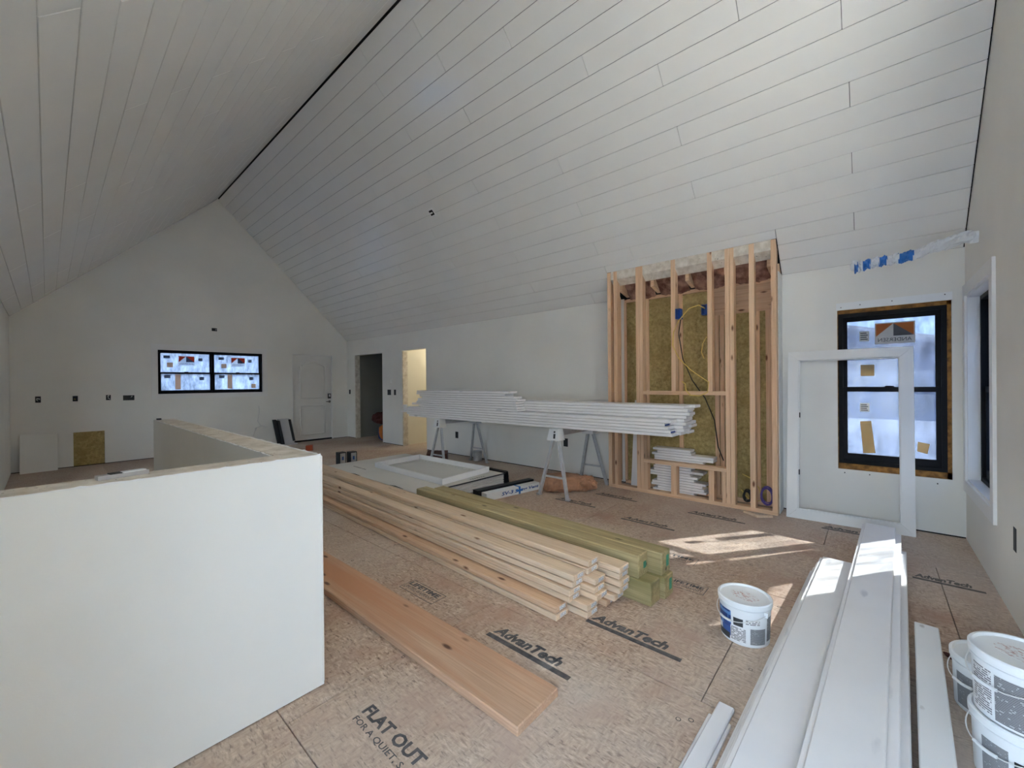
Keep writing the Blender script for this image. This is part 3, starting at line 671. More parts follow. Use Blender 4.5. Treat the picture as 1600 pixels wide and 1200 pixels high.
# sheet leaning in the left corner
tag(MB().hexa([(-.292, 9.88, 0), (.104, 9.91, 0), (.104, 9.923, 0), (-.292, 9.893, 0), (-.292, 10.025, .60), (.106, 10.04, .575), (.106, 10.053, .575), (-.292, 10.038, .60)]).build('drywall_offcut', 'paint'),
    'small pale sheet leaning against the far wall in the left corner', 'sheet')

# ================================================================== half wall around the stair
HX, HY, HH = .807, 1.845, 1.027
mb = MB(); mb.box(XL, HX, HY, HY + .155, .006, HH); mb.box(HX - .16, HX, HY + .155, 5.0, .006, HH)
hw = struct(mb.build('wall_stair', 'paint'), 'white L shaped half wall with a raw dusty top', 'wall')
mb = MB(); mb.box(XL + .001, HX - .014, HY + .014, HY + .141, HH, HH + .004); mb.box(HX - .146, HX - .014, HY + .141, 4.986, HH, HH + .004); mb.build('top_plate', 'dusty_plate', hw)
def ragged(p0, p1, inward, seed):
    rn = random.Random(seed); p0, p1, inward = Vector(p0), Vector(p1), Vector(inward); L = (p1 - p0).length; n_ = int(L / .022); mb = MB(); q = []
    for i in range(n_ + 1): q.append((p0 + (p1 - p0) * i / n_, .0035 + rn.random() ** 3 * .005, .011 + rn.random() * .004))
    for (a, za, wa), (b_, zb, wb) in zip(q, q[1:]):
        up = Vector((0, 0, 1)); mb.hexa([a, b_, b_ + inward * wb, a + inward * wa, a + up * za, b_ + up * zb, b_ + inward * wb + up * zb * .6, a + inward * wa + up * za * .6])
    return mb.build('torn_edge', 'paper_white', hw)
ragged((XL + .002, HY + .0005, HH), (HX - .004, HY + .0005, HH), (0, 1, 0), 1); ragged((HX - .0005, HY + .01, HH), (HX - .0005, 4.99, HH), (-1, 0, 0), 2)
ragged((HX - .16, HY + .16, HH), (HX - .16, 4.99, HH), (1, 0, 0), 3)
MB().tube([(HX - .003, HY + .003, .02), (HX - .003, HY + .003, HH - .004)], .006, 10).build('corner_bead', 'paint', hw, True)
t = thing('handheld_tool', (.165, 1.955, HH + .004), 'slim white and black handheld tool lying on the half wall', 'tool')
mb = MB(); mb.beam((.105, 1.932, HH + .012), (.235, 1.957, HH + .012), .035, .014); mb.build('tool_body', 'grey_plastic', t)
MB().beam((.135, 1.9365, HH + .0205), (.165, 1.9425, HH + .0205), .03, .003).build('grip', 'dark_box', t); MB().beam((.168, 1.943, HH + .0205), (.228, 1.9545, HH + .0205), .03, .003).build('cover', 'pvc', t)
MB().box(.665, .695, 4.93, 4.975, HH + .0045, HH + .018).build('metal_scrap', 'dark_box')
tag(bpy.data.objects['metal_scrap'], 'small dark scrap on the far end of the half wall', 'scrap')

# ================================================================== stud alcove
ch = thing('alcove_framing', (4.765, 1.62, 0), 'unfinished pine stud framing of the alcove in the side wall', 'framing'); XF = 4.765
def stud(y0, y1, z0, z1, x0=XF, d=.09, mat=None, nm='stud', slope=False, par=None):
    mat = mat or ('stud' if nm in ('rail', 'bottom_plate', 'back_plate', 'header') else 'stud_upright')
    top0, top1 = (roof(x0), roof(x0 + d)) if slope else (z1, z1)
    MB().hexa([(x0, y0, z0), (x0 + d, y0, z0), (x0 + d, y1, z0), (x0, y1, z0), (x0, y0, top0), (x0 + d, y0, top1), (x0 + d, y1, top1), (x0, y1, top0)]).build(nm, mat, par or ch)
TOP = 2.70
stud(.705, 2.548, 0, .04, nm='bottom_plate')
MB().hexa([(XF + .006, .745, 2.64), (XF + .09, .745, 2.57), (XF + .09, 2.50, 2.57), (XF + .006, 2.50, 2.64), (XF + .006, .745, roof(XF + .006) + .028), (XF + .09, .745, roof(XF + .09) + .028), (XF + .09, 2.50, roof(XF + .09) + .028), (XF + .006, 2.50, roof(XF + .006) + .028)]).build('top_plate', 'dusty_plate', ch)
for a, b_ in ((2.502, 2.547), (2.415, 2.46), (2.123, 2.165), (2.078, 2.12), (.706, .75), (1.127, 1.169), (1.083, 1.124)): stud(a, b_, .04, 0, slope=True)
stud(.896, .943, .04, 0, slope=True)
for a, b_ in ((1.688, 1.738), (1.298, 1.345)): stud(a, b_, 1.23, 0, slope=True)
stud(1.169, 2.078, 1.187, 1.23, nm='rail'); stud(1.169, 2.078, .367, .407, nm='rail')
for a, b_ in ((2.035, 2.077), (1.69, 1.752), (1.29, 1.345), (1.172, 1.21)): stud(a, b_, .04, .366, nm='cripple_stud')
for a, b_ in ((2.44, 2.50), (2.135, 2.18), (1.715, 1.76), (1.31, 1.355), (1.255, 1.30), (.905, .945), (.79, .85)): stud(a, b_, .04, 2.39, x0=5.075, d=.10, nm='back_stud')
stud(.765, 2.465, .0, .04, x0=5.075, d=.1, nm='back_plate'); stud(.765, 2.465, 2.39, 2.432, x0=5.075, d=.1, nm='back_plate'); stud(.765, 1.36, 2.09, 2.388, x0=5.067, d=.007, nm='header', mat='pine_red')
MB().box(5.095, 5.19, .765, 2.465, .042, 2.388).build('mineral_wool', 'rockwool', ch)
stud(.706, .75, .04, 0, x0=4.965, d=.09, slope=True); stud(2.502, 2.547, .04, 0, x0=4.965, d=.09, slope=True)
MB().box(XF + .095, 5.064, .698, .7055, .0, 2.44).build('side_drywall', 'drywall_core', ch)
# rafters and plastic faced batts above the back plate
for ya in (.76, 1.16, 1.57, 1.98, 2.39):
    MB().hexa([(4.87, ya, 2.50), (5.16, ya, 2.435), (5.16, ya + .04, 2.435), (4.87, ya + .04, 2.50), (4.87, ya, 2.66), (5.16, ya, 2.445), (5.16, ya + .04, 2.445), (4.87, ya + .04, 2.66)]).build('rafter', 'stud', ch)
for k, (ya, yb) in enumerate(((.80, 1.15), (1.21, 1.56), (1.62, 1.97), (2.03, 2.38))):
    mb = MB(); nu, nv = 12, 8; rn = random.Random(k + 5)
    for i in range(nv + 1):
        for j in range(nu + 1):
            s_, t_ = i / nv, j / nu; xx = 4.86 + .31 * s_; zz = roof(xx) - .005 - .035 * math.sin(math.pi * t_) * (.4 + .6 * math.sin(math.pi * min(1, s_ + .1))) + rn.uniform(-.01, .01)
            mb.v.append((xx, ya + (yb - ya) * t_, zz))
    for i in range(nv):
        for j in range(nu): a = i * (nu + 1) + j; mb.f.append((a, a + 1, a + nu + 2, a + nu + 1))
    mb.build('insulation_batt', 'batt', ch, True)
# side and back closing of the alcove above the wall line
mb = MB(); mb.box(5.19, 5.25, .5, 2.8, 0, 2.6); mb.build('back_sheathing', 'pine_red', ch)
# blue junction boxes and cables
for k, (y0, y1, z0, z1) in enumerate(((1.63, 1.686, 2.055, 2.17), (1.347, 1.403, 2.07, 2.18))):
    e = MB(); e.box(XF - .012, XF + .07, y0, y1, z0, z0 + .006); e.box(XF - .012, XF + .07, y0, y1, z1 - .006, z1); e.box(XF - .012, XF + .07, y0, y0 + .006, z0, z1); e.box(XF - .012, XF + .07, y1 - .006, y1, z0, z1); e.box(XF + .06, XF + .07, y0, y1, z0, z1)
    tag(e.build('junction_box', 'blue_box'), 'blue junction box on the %s upper stud of the alcove' % ('left' if k == 0 else 'right'), 'junction box', 'blue boxes on alcove studs')
tag(MB().tube([(XF + .02, 1.375, 2.14), (XF - .04, 1.42, 2.175), (XF - .05, 1.52, 2.15), (XF - .045, 1.64, 2.02), (XF - .03, 1.70, 1.90), (XF - .03, 1.71, 1.75), (XF - .03, 1.64, 1.60), (XF - .02, 1.52, 1.47), (XF - .02, 1.40, 1.38), (XF - .02, 1.33, 1.33), (XF - .03, 1.34, 1.22), (XF - .03, 1.42, 1.18), (XF - .03, 1.52, 1.185), (XF - .02, 1.57, 1.24), (XF - .01, 1.58, 1.31), (XF + .0, 1.62, 1.34)], .0055, 6).build('yellow_cable', 'wire_yellow', None, True),
    'yellow cable looping from the right blue box down the alcove', 'cable')
tag(MB().tube([(4.86, 1.66, 2.07), (4.9, 1.70, 1.9), (4.92, 1.66, 1.6), (4.9, 1.55, 1.35), (4.92, 1.42, 1.15), (4.95, 1.33, .9), (4.97, 1.30, .6), (4.99, 1.25, .45)], .006, 6).build('black_cable', 'wire_black', None, True), 'black cable running down inside the alcove', 'cable')
tag(MB().tube([(5.0, 1.42, 1.85), (5.03, 1.47, 1.78), (5.04, 1.49, 1.68), (5.04, 1.46, 1.6)], .005, 6).build('yellow_wire_end', 'wire_yellow', None, True), 'short curled yellow wire end against the mineral wool', 'cable')
rn = random.Random(11)
for k, (mt, nm) in enumerate((('wire_purple', 'purple'), ('wire_black', 'black'))):
    pts = []
    for i in range(90):
        a = i * .42; r_ = .085 + .012 * math.sin(i * .37) - (.03 if k else 0); pts.append((4.905 + .02 * math.sin(i * .21 + k), (.82 if k == 0 else 1.0) + r_ * math.cos(a) * .62, .15 - .03 * k + r_ * math.sin(a)))
    tag(MB().tube(pts, .005, 5).build('cable_coil', mt, None, True), 'coiled %s cable on the alcove floor' % nm, 'cable')
tag(MB().tube([(4.98, 1.06, .33), (4.96, .98, .30), (4.93, .90, .22), (4.92, .86, .10), (4.93, .95, .05), (4.95, 1.02, .10), (4.97, 1.07, .16)], .005, 6).build('white_wire', 'wire_yellow', None, True), 'pale wire curling between the right studs of the alcove', 'cable')
# white strip board standing inside the alcove
tag(MB().hexa([(4.90, 2.215, .0), (4.915, 2.215, .0), (4.915, 2.31, .0), (4.90, 2.31, .0), (5.045, 2.22, 1.1), (5.06, 2.22, 1.1), (5.06, 2.315, 1.1), (5.045, 2.315, 1.1)]).build('strip_board', 'board_white'), 'white strip board standing between the left alcove studs', 'board')
# offcuts stacked in the alcove
rn = random.Random(21); z = .0
for k in range(18):
    ya = 1.98 + rn.uniform(-.03, .05) + (rn.random() < .25) * .06; yb = 1.52 + rn.uniform(-.03, .05) - (rn.random() < .3) * .12
    if k in (2, 3, 4): yb = 1.36 + .02 * k
    if k in (14, 15): yb = 1.32
    if k in (9, 10): ya = 2.0
    th = .0305
    ob = put('shiplap_offcut', cbox(.15, round(ya - yb, 2), th - .003, .004, 'board_white'), (4.945 - rn.uniform(0, .008), (ya + yb) / 2, z))
    tag(ob, 'short white board offcut stacked in the alcove, %s from the floor' % (ORDN[:17] + ['topmost'])[k], 'board', 'white offcuts stacked in the alcove'); z += th
# wood scraps in front
o = thing('wood_scrap', (4.62, .86, 0), 'splintered wood scrap on the floor in front of the alcove', 'scrap'); MB().beam((4.68, .98, .012), (4.58, .84, .012), .03, .02).build('splinter', 'pine', o); MB().beam((4.60, .84, .01), (4.68, .74, .01), .025, .018).build('splinter', 'pine', o)

# ================================================================== leaning casing frame
fr = thing('casing_frame', (4.86, .17, 0), 'white empty window casing frame leaning against the wall before the window', 'frame')
def fp(u, v, d): # u from left edge, v up along the frame, d thickness
    a = Vector((4.80, .640, .0)); du = Vector((.055, -.915, 0)); up = Vector((.20 - .055 * u / .915 * .6, 0, 1.625)).normalized()
    n_ = Vector((1, 0, -.12)).normalized(); return a + du * (u / .915) + up * v + n_ * d
def fbar(pts, nm, d0, d1, mat='trim_white'):
    MB().hexa([fp(*pts[0], d0), fp(*pts[1], d0), fp(*pts[1], d1), fp(*pts[0], d1), fp(*pts[3], d0), fp(*pts[2], d0), fp(*pts[2], d1), fp(*pts[3], d1)]).build(nm, mat, fr)
w_, h_, c_ = .915, 1.64, .09; g = .0012
fbar([(0, 0), (w_, 0), (w_ - c_, c_ - g), (c_, c_ - g)], 'bottom_rail', 0, .018); fbar([(c_, h_ - c_ + g), (w_ - c_, h_ - c_ + g), (w_, h_), (0, h_)], 'top_rail', 0, .018)
fbar([(0, g), (c_ - g, c_), (c_ - g, h_ - c_), (0, h_ - g)], 'stile', 0, .018); fbar([(w_ - c_ + g, c_), (w_, g), (w_, h_ - g), (w_ - c_ + g, h_ - c_)], 'stile', 0, .018)
for q in ([(c_ - .012, c_ - .012), (w_ - c_ + .012, c_ - .012), (w_ - c_ + .012, c_ + .006), (c_ - .012, c_ + .006)], [(c_ - .012, h_ - c_ - .006), (w_ - c_ + .012, h_ - c_ - .006), (w_ - c_ + .012, h_ - c_ + .012), (c_ - .012, h_ - c_ + .012)],
          [(c_ - .012, c_ + .006), (c_ + .006, c_ + .006), (c_ + .006, h_ - c_ - .006), (c_ - .012, h_ - c_ - .006)], [(w_ - c_ - .006, c_ + .006), (w_ - c_ + .012, c_ + .006), (w_ - c_ + .012, h_ - c_ - .006), (w_ - c_ - .006, h_ - c_ - .006)]):
    fbar(q, 'jamb_strip', .019, .045)
fbar([(c_ + .006, .42), (c_ + .012, .42), (c_ + .012, .47), (c_ + .006, .47)], 'clip', .005, .04, 'dark_box'); fbar([(c_ + .006, .98), (c_ + .012, .98), (c_ + .012, 1.03), (c_ + .006, 1.03)], 'clip', .005, .04, 'dark_box')

# wrapped rod at the upper right corner
wr = thing('wrapped_rod', (4.42, -.2, 2.24), 'rod wrapped in clear plastic and blue tape sticking out below the ceiling', 'wrapped rod')
A_, B_ = Vector((4.40, -.575, 2.36)), Vector((4.47, .105, 2.265)); rn = random.Random(4)
def wp(t): return A_.lerp(B_, t) + Vector((0, 0, .012 * math.sin(t * 9)))
def sleeve(t0, t1, mat, nm, r0, tw):
    mb = MB(); n_ = 14; seg = 10; k0 = 0
    for i in range(n_ + 1):
        p = wp(t0 + (t1 - t0) * i / n_)
        for j in range(seg):
            a = 2 * math.pi * j / seg; r_ = r0 * (1 + .28 * math.sin(3 * a + i * tw) + rn.uniform(-.12, .12)); mb.v.append((p.x + r_ * math.cos(a), p.y, p.z + r_ * math.sin(a)))
    for i in range(n_):
        for j in range(seg): a = i * seg + j; b_ = i * seg + (j + 1) % seg; mb.f.append((a, b_, b_ + seg, a + seg))
    mb.f.append(tuple(range(seg))); mb.f.append(tuple(n_ * seg + j for j in reversed(range(seg))))
    mb.build(nm, mat, wr)
for t0, t1, mt, nm, r0 in ((0, .30, 'wrap', 'plastic_wrap', .040), (.29, .49, 'wrap', 'plastic_wrap', .036), (.48, .61, 'tape_blue', 'blue_tape', .036), (.60, .71, 'wrap', 'plastic_wrap', .037), (.70, .78, 'tape_blue', 'blue_tape', .036), (.77, .86, 'wrap', 'plastic_wrap', .036), (.85, .93, 'tape_blue', 'blue_tape', .037), (.92, .965, 'wrap', 'plastic_wrap', .040), (.96, 1.0, 'tape_blue', 'blue_tape', .036)):
    sleeve(t0, t1, mt, nm, r0, .55)
MB().lump((4.475, .10, 2.25), (.05, .06, .085), 9, .2).build('plastic_end', 'wrap', wr)

# ================================================================== lumber in the middle
def board_end_tag(par, o, w, t, mat='print_tag', fx=.35, ww=.055, hh_=.022, dy=0.):
    me = cbox(ww, .0012, hh_, .0002, mat); q = bpy.data.objects.new('end_tag', me); COL.objects.link(q); q.parent = par; q.location = o; ORG[q.name] = Vector(o); return q
SL = -math.atan(.040); TH = .0405; WD = .112; LL = 4.88
colnames = ['left', 'middle', 'right']
ends = [[(1.874, 1.335), (1.874, 1.338), (1.955, 1.303), (1.949, 1.294), (1.972, 1.292), (1.973, 1.280)],
        [(2.006, 1.216), (2.008, 1.214), (2.072, 1.189), (2.068, 1.203), (2.075, 1.208), (2.103, 1.266), (2.110, 1.267)],
        [(2.190, 1.195), (2.203, 1.149), (2.227, 1.127), (2.235, 1.124), (2.239, 1.135), (2.232, 1.126)]]
# keep neighbouring columns clear of each other
ends[1] = [(max(x_, e[0] + WD + .003), y_) for (x_, y_), e in zip(ends[1], ends[0] + [(1.9, 0)])]
ends[2] = [(max(x_, e[0] + WD + .003), y_) for (x_, y_), e in zip(ends[2], ends[1])]
for ci, colm in enumerate(ends):
    for k, (x_, y_) in enumerate(colm):
        L_ = LL + random.uniform(-.015, .015); c = Vector((x_ + WD / 2, y_ - .0025, 0)) + Vector((.040, 1, 0)).normalized() * (L_ / 2); c.z = k * TH
        mt = 'pine_red' if (ci == 2 and k < 1) or (ci == 0 and k == 1) else 'pine'
        ob = put('lumber_stud', cbox(WD, L_, TH - .0055, .0040, mt), c, None, (0, 0, SL))
        tag(ob, 'pale pine stud in the %s column of the lumber pile, %s' % (colnames[ci], 'topmost' if k == len(colm) - 1 else ORDN[k] + ' from the floor'), 'lumber', 'pine studs piled on the floor')
        q = board_end_tag(ob, (random.uniform(.005, .02), -L_ / 2 - .0008, .009), WD, TH)
PW_, PH_ = .124, .14
for (x_, y_, z_, lb, L_) in ((2.357, .988, 0, 'lower left', 2.44), (2.492, .957, 0, 'lower right', 2.44), (2.366, 1.069, .1405, 'upper left', 2.41), (2.494, .976, .1405, 'upper right', 2.38)):
    c = Vector((x_ + PW_ / 2, y_, z_)) + Vector((.042, 1, 0)).normalized() * (L_ / 2)
    ob = put('treated_post', cbox(PW_, L_, PH_ - .0008, .006, 'treated'), c, None, (0, 0, -math.atan(.042)))
    tag(ob, 'greenish treated post, %s of the four beside the pine pile' % lb, 'post', 'treated posts')
    if lb != 'lower left':
        me = cbox(.035, .0012, .04 if 'right' not in lb else .07, .0002, 'tag_green'); q = bpy.data.objects.new('end_tag', me); COL.objects.link(q); q.parent = ob; q.location = (.02, -L_ / 2 - .0008, .045 if 'right' not in lb else .04)
ob = put('wide_plank', cbox(.268, 3.66, .040, .004, 'plank'), (1.292, 1.012 + 1.83, 0), None, (0, 0, math.radians(.15)))
tag(ob, 'wide reddish brown plank lying alone on the subfloor', 'plank')

# ================================================================== panel stack with box frame
for k in range(7):
    z0 = .004 + k * .0282; j = random.uniform(-.008, .008)
    ob = put('panel_sheet', cbox(1.29, 2.24, .0238, .003, 'drywall_face'), (3.215 + j, 4.66 + j, z0), None, (0, 0, math.radians(-1.4)))
    tag(ob, 'large grey white sheet in the flat stack beside the pine pile, %s' % ('topmost' if k == 6 else ORDN[k]), 'sheet', 'flat stack of sheets')
sh = thing('black_wrap_sheet', (3.43, 4.9, 0), 'black plastic sheet under and around the flat stack of sheets', 'plastic sheet')
MB().hexa([(2.545, 3.50, .0), (3.88, 3.47, .0), (3.93, 5.86, .0), (2.60, 5.90, .0), (2.545, 3.50, .0035), (3.88, 3.47, .0035), (3.93, 5.86, .0035), (2.60, 5.90, .0035)]).build('ground_sheet', 'black_plastic', sh)
mb = MB(); pr = [(3.845, .202), (3.87, .214), (3.885, .200), (3.893, .14), (3.90, .06), (3.92, .006)]
for i in range(len(pr) - 1):
    (xa, za), (xb, zb) = pr[i], pr[i + 1]; y0, y1 = 3.50, 4.0
    mb.hexa([(xa, y0, za), (xb, y0, zb), (xb, y1, zb), (xa, y1, za), (xa, y0, za + .005), (xb + .005, y0, zb + .005), (xb + .005, y1, zb + .005), (xa, y1, za + .005)])
mb.build('corner_flap', 'black_plastic', sh)
mb = MB(); rn = random.Random(5); pts = []
for i in range(25): t_ = i / 24; pts.append((2.555 + .055 * t_, 3.54 + 2.24 * t_, .15 + .05 * abs(math.sin(t_ * 7.5)) + .006 * rn.random()))
for i in range(24):
    a, b_ = pts[i], pts[i + 1]; mb.hexa([(a[0] - .020, a[1], .004), (a[0] - .014, a[1], .004), (b_[0] - .014, b_[1], .004), (b_[0] - .020, b_[1], .004), (a[0] - .012, a[1], a[2]), (a[0] - .006, a[1], a[2]), (b_[0] - .006, b_[1], b_[2]), (b_[0] - .012, b_[1], b_[2])])
mb.build('edge_flap', 'black_plastic', sh)
MB().hexa([(2.59, 3.520, .190), (3.83, 3.492, .190), (3.83, 3.4945, .190), (2.59, 3.5225, .190), (2.59, 3.520, .203), (3.83, 3.492, .203), (3.83, 3.4945, .203), (2.59, 3.5225, .203)]).build('tape_edge', 'black_plastic', sh)
bf = thing('box_frame', (3.37, 4.45, .2), 'white shallow box frame lying on the stack of sheets', 'frame'); Z0 = .2010; Z1 = .268
c4 = [(2.92, 3.625), (3.745, 3.70), (3.735, 5.175), (2.965, 5.13)]
for i in range(4):
    a = Vector((*c4[i], 0)); b_ = Vector((*c4[(i + 1) % 4], 0)); d = (b_ - a).normalized(); inn = Vector((-d.y, d.x, 0)) * .02
    e0 = .0 if i % 2 == 0 else .021
    a2 = a + d * e0; b2 = b_ - d * e0
    MB().hexa([(*a2.xy, Z0), (*b2.xy, Z0), (*(b2 + inn).xy, Z0), (*(a2 + inn).xy, Z0), (*a2.xy, Z1), (*b2.xy, Z1), (*(b2 + inn).xy, Z1), (*(a2 + inn).xy, Z1)]).build('side_board', 'board_white', bf)
inset = lambda q, k: tuple(Vector(q).lerp(Vector((3.34, 4.41)), k))
for i in range(4):
    a, b_ = c4[i], c4[(i + 1) % 4]; a1, b1, a2, b2 = inset(a, .06), inset(b_, .06), inset(a, .17), inset(b_, .17)
    MB().hexa([(*a1, Z0), (*b1, Z0), (*b2, Z0), (*a2, Z0), (*a1, Z0 + .005), (*b1, Z0 + .005), (*b2, Z0 + .005), (*a2, Z0 + .005)]).build('casing_strip', 'drywall_face', bf)
# faint unreadable print on the top sheet
top_sheet = [o_ for o_ in COL.objects if o_.name.startswith('panel_sheet')][-1]; rn = random.Random(3)
for (x_, y_, n_, dx, dy) in ((2.80, 5.42, 9, 0, -.04), (3.34, 3.585, 7, .035, 0)):
    mb = MB()
    for k in range(n_):
        a_, b_ = x_ + dx * k, y_ + dy * k; w2_ = .006 + .006 * rn.random(); mb.box(a_ - (.012 if dx else w2_), a_ + (.010 if dx else w2_), b_ - (w2_ if dx else .014), b_ + (w2_ if dx else .012), .2000, .2004)
    mb.build('sheet_print', 'ink_faint', top_sheet)
# SV-3 vent carton
vc = thing('vent_carton', (3.67, 3.27, 0), 'long white carton with blue lettering and blue tape, left of the right sawhorse', 'carton')
va_, vb_ = Vector((3.28, 3.285, 0)), Vector((4.09, 3.15, 0)); vd = (vb_ - va_).normalized(); vn = Vector((-vd.y, vd.x, 0)); ht = .085
MB().hexa([(*va_.xy, 0), (*vb_.xy, 0), (*(vb_ + vn * .10).xy, 0), (*(va_ + vn * .10).xy, 0), (*va_.xy, ht), (*vb_.xy, ht), (*(vb_ + vn * .10).xy, ht), (*(va_ + vn * .10).xy, ht)]).build('carton_body', 'paper_white', vc)
ang = math.atan2(vd.y, vd.x)
def on_face(t_, z_, e=.0006): p = va_ + vd * t_ - vn * e; return (p.x, p.y, z_)
put('lettering', text_mesh('SV-3 S', .25, .042, 'ink_blue', .18, .03), on_face(.34, .045), vc, (math.radians(90), 0, ang)); put('lettering', text_mesh('ing Vent', .29, .046, 'ink_blue', .18, .03), on_face(.655, .044), vc, (math.radians(90), 0, ang))
pa, pb = va_ + vd * .475, va_ + vd * .505
MB().hexa([(*(pa - vn * .0015).xy, .0), (*(pb - vn * .0015).xy, .0), (*(pb + vn * .1).xy, .0), (*(pa + vn * .1).xy, .0), (*(pa - vn * .0015).xy, ht + .0015), (*(pb - vn * .0015).xy, ht + .0015), (*(pb + vn * .1).xy, ht + .0015), (*(pa + vn * .1).xy, ht + .0015)]).build('tape_band', 'tape_blue', vc)
pa, pb = va_ + vd * .44 - vn * .0015, va_ + vd * .54 - vn * .0015
MB().hexa([(*pa.xy, .03), (*pb.xy, .03), (*(pb + vn * .001).xy, .03), (*(pa + vn * .001).xy, .03), (*pa.xy, .055), (*pb.xy, .055), (*(pb + vn * .001).xy, .055), (*(pa + vn * .001).xy, .055)]).build('tape_strip', 'tape_blue', vc)
o = va_ + vn * .112 - vd * .05; e = vb_ + vn * .112 - vd * .0
tag(MB().hexa([(*o.xy, 0), (*e.xy, 0), (*(e + vn * .09).xy, 0), (*(o + vn * .09).xy, 0), (*o.xy, .105), (*e.xy, .105), (*(e + vn * .09).xy, .105), (*(o + vn * .09).xy, .105)]).build('black_bundle', 'black_plastic'), 'long black wrapped bundle behind the lettered carton', 'bundle')
# crumpled kraft bag
kb = thing('paper_bag', (4.2, 2.82, 0), 'crumpled brown paper bag under the right sawhorse', 'bag')
MB().lump((4.24, 2.92, 0), (.48, .34, .19), 3, .07, 40, 18, power=4.5, rotz=math.radians(-42), jit=.035).build('bag_body', 'kraft', kb)
MB().lump((4.44, 2.72, 0), (.30, .30, .16), 6, .20, 40, 18, power=2.8, rotz=math.radians(-42), jit=.09).build('crumpled_end', 'kraft', kb)
q = MB().beam((4.055, 2.88, .08), (4.10, 2.835, .08), .002, .06); q.build('bag_label', 'st_tan', kb)

# ================================================================== sawhorses
def sawhorse(yc, x0, x1, label):
    h_ = .80; t = thing('sawhorse', ((x0 + x1) / 2, yc, 0), label, 'sawhorse', 'folding sawhorses')
    MB().box(x0 - .02, x1 + .02, yc - .02, yc + .02, h_ - .09, h_ - .002).build('beam', 'galvanised', t)
    for xe, xf in ((x0, x0 - .07), (x1, x1 + .07)):
        for s_ in (-1, 1):
            a, b_ = Vector((xe, yc + s_ * .035, h_ - .10)), Vector((xf, yc + s_ * .205, .0)); mb = MB(); mb.beam(a, b_, .042, .006, (1, 0, 0)); mb.beam(a + Vector((.0, s_ * -.018, 0)), b_ + Vector((.0, s_ * -.018, 0)), .006, .034, (1, 0, 0)); lg = mb.build('leg', 'galvanised', t)
            MB().box(xf - .024, xf + .024, yc + s_ * .205 - .024, yc + s_ * .205 + .024, 0, .02).build('foot', 'galvanised', lg)
        z_ = .235; k = z_ / (h_ - .1); yy = .205 - .17 * k; xx = xf + (xe - xf) * k
        MB().beam((xx, yc - yy, z_), (xx, yc + yy, z_), .012, .022).build('spreader', 'galvanised', t)
        br = MB().hexa([(xe - .07, yc - .085, h_ - .135), (xe + .06, yc - .085, h_ - .135), (xe + .06, yc + .085, h_ - .135), (xe - .07, yc + .085, h_ - .135), (xe - .05, yc - .055, h_ - .001), (xe + .06, yc - .055, h_ - .001), (xe + .06, yc + .055, h_ - .001), (xe - .05, yc + .055, h_ - .001)]).build('bracket', 'horse_white', t)
        sgn = -1 if xe == x0 else 1
        if sgn < 0:
            nrm = math.atan2(.02, .134)
            for kz, (dy, ww, hh_) in enumerate(((-.02, .028, .055), (-.018, .022, .022))):
                zz = h_ - .085 + kz * .05; xo = xe - .07 + (zz - (h_ - .135)) * .02 / .134 - .0012
                MB().hexa([(xo - .0008 - .004, yc + dy - ww / 2, zz - hh_ / 2), (xo + .001, yc + dy - ww / 2, zz - hh_ / 2), (xo + .001, yc + dy + ww / 2, zz - hh_ / 2), (xo - .0048, yc + dy + ww / 2, zz - hh_ / 2),
                           (xo + .0035, yc + dy - ww / 2, zz + hh_ / 2), (xo + .009, yc + dy - ww / 2, zz + hh_ / 2), (xo + .009, yc + dy + ww / 2, zz + hh_ / 2), (xo + .0035, yc + dy + ww / 2, zz + hh_ / 2)]).build('printed_mark', 'ink', br)
    return t
sawhorse(2.80, 3.96, 4.74, 'grey metal sawhorse nearer the alcove, under the right end of the white boards')
sawhorse(5.05, 4.03, 4.79, 'grey metal sawhorse under the left end of the white boards')
# white boards on the sawhorses
rn = random.Random(31); bw, bt = .174, .0335; z = .800
for k in range(5):
    for c in range(3):
        y0 = 1.50 + rn.uniform(-.045, .035) - .012 * k * (c > 0) - .05 * (c > 0); L_ = round(4.40 + rn.uniform(-.02, .02) + (.0 if c else 0.0), 2)
        ob = put('shiplap_board', cbox(bw, L_, bt - .0035, .004, 'board_white'), (4.088 + c * .178, y0 + L_ / 2, z))
        if c == 0: tag(ob, 'long white board at the front of the lower sawhorse pile, %s' % ('topmost' if k == 4 else ORDN[k] + ' up'), 'board', 'white boards on the sawhorses')
        else: tag(ob, 'long white board in the %s row of the lower sawhorse pile, %s' % ('middle' if c == 1 else 'rear', 'topmost' if k == 4 else ORDN[k] + ' up'), 'board', 'back rows of the lower pile')
    z += bt
zt = z
for k in range(4):
    for c in range(2):
        y0 = 1.40 + rn.uniform(-.05, .04); L_ = round(4.45 + rn.uniform(-.03, .03), 2)
        ob = put('shiplap_board', cbox(bw, L_, bt - .0035, .004, 'board_white'), (4.272 + c * .178, y0 + L_ / 2, z))
        if c == 0: tag(ob, 'long white board at the front of the upper sawhorse pile, %s' % ('topmost' if k == 3 else ORDN[k] + ' up'), 'board', 'white boards on the sawhorses')
        else: tag(ob, 'long white board in the rear row of the upper sawhorse pile, %s' % ('topmost' if k == 3 else ORDN[k] + ' up'), 'board', 'back row of the upper pile')
    z += bt
z = zt
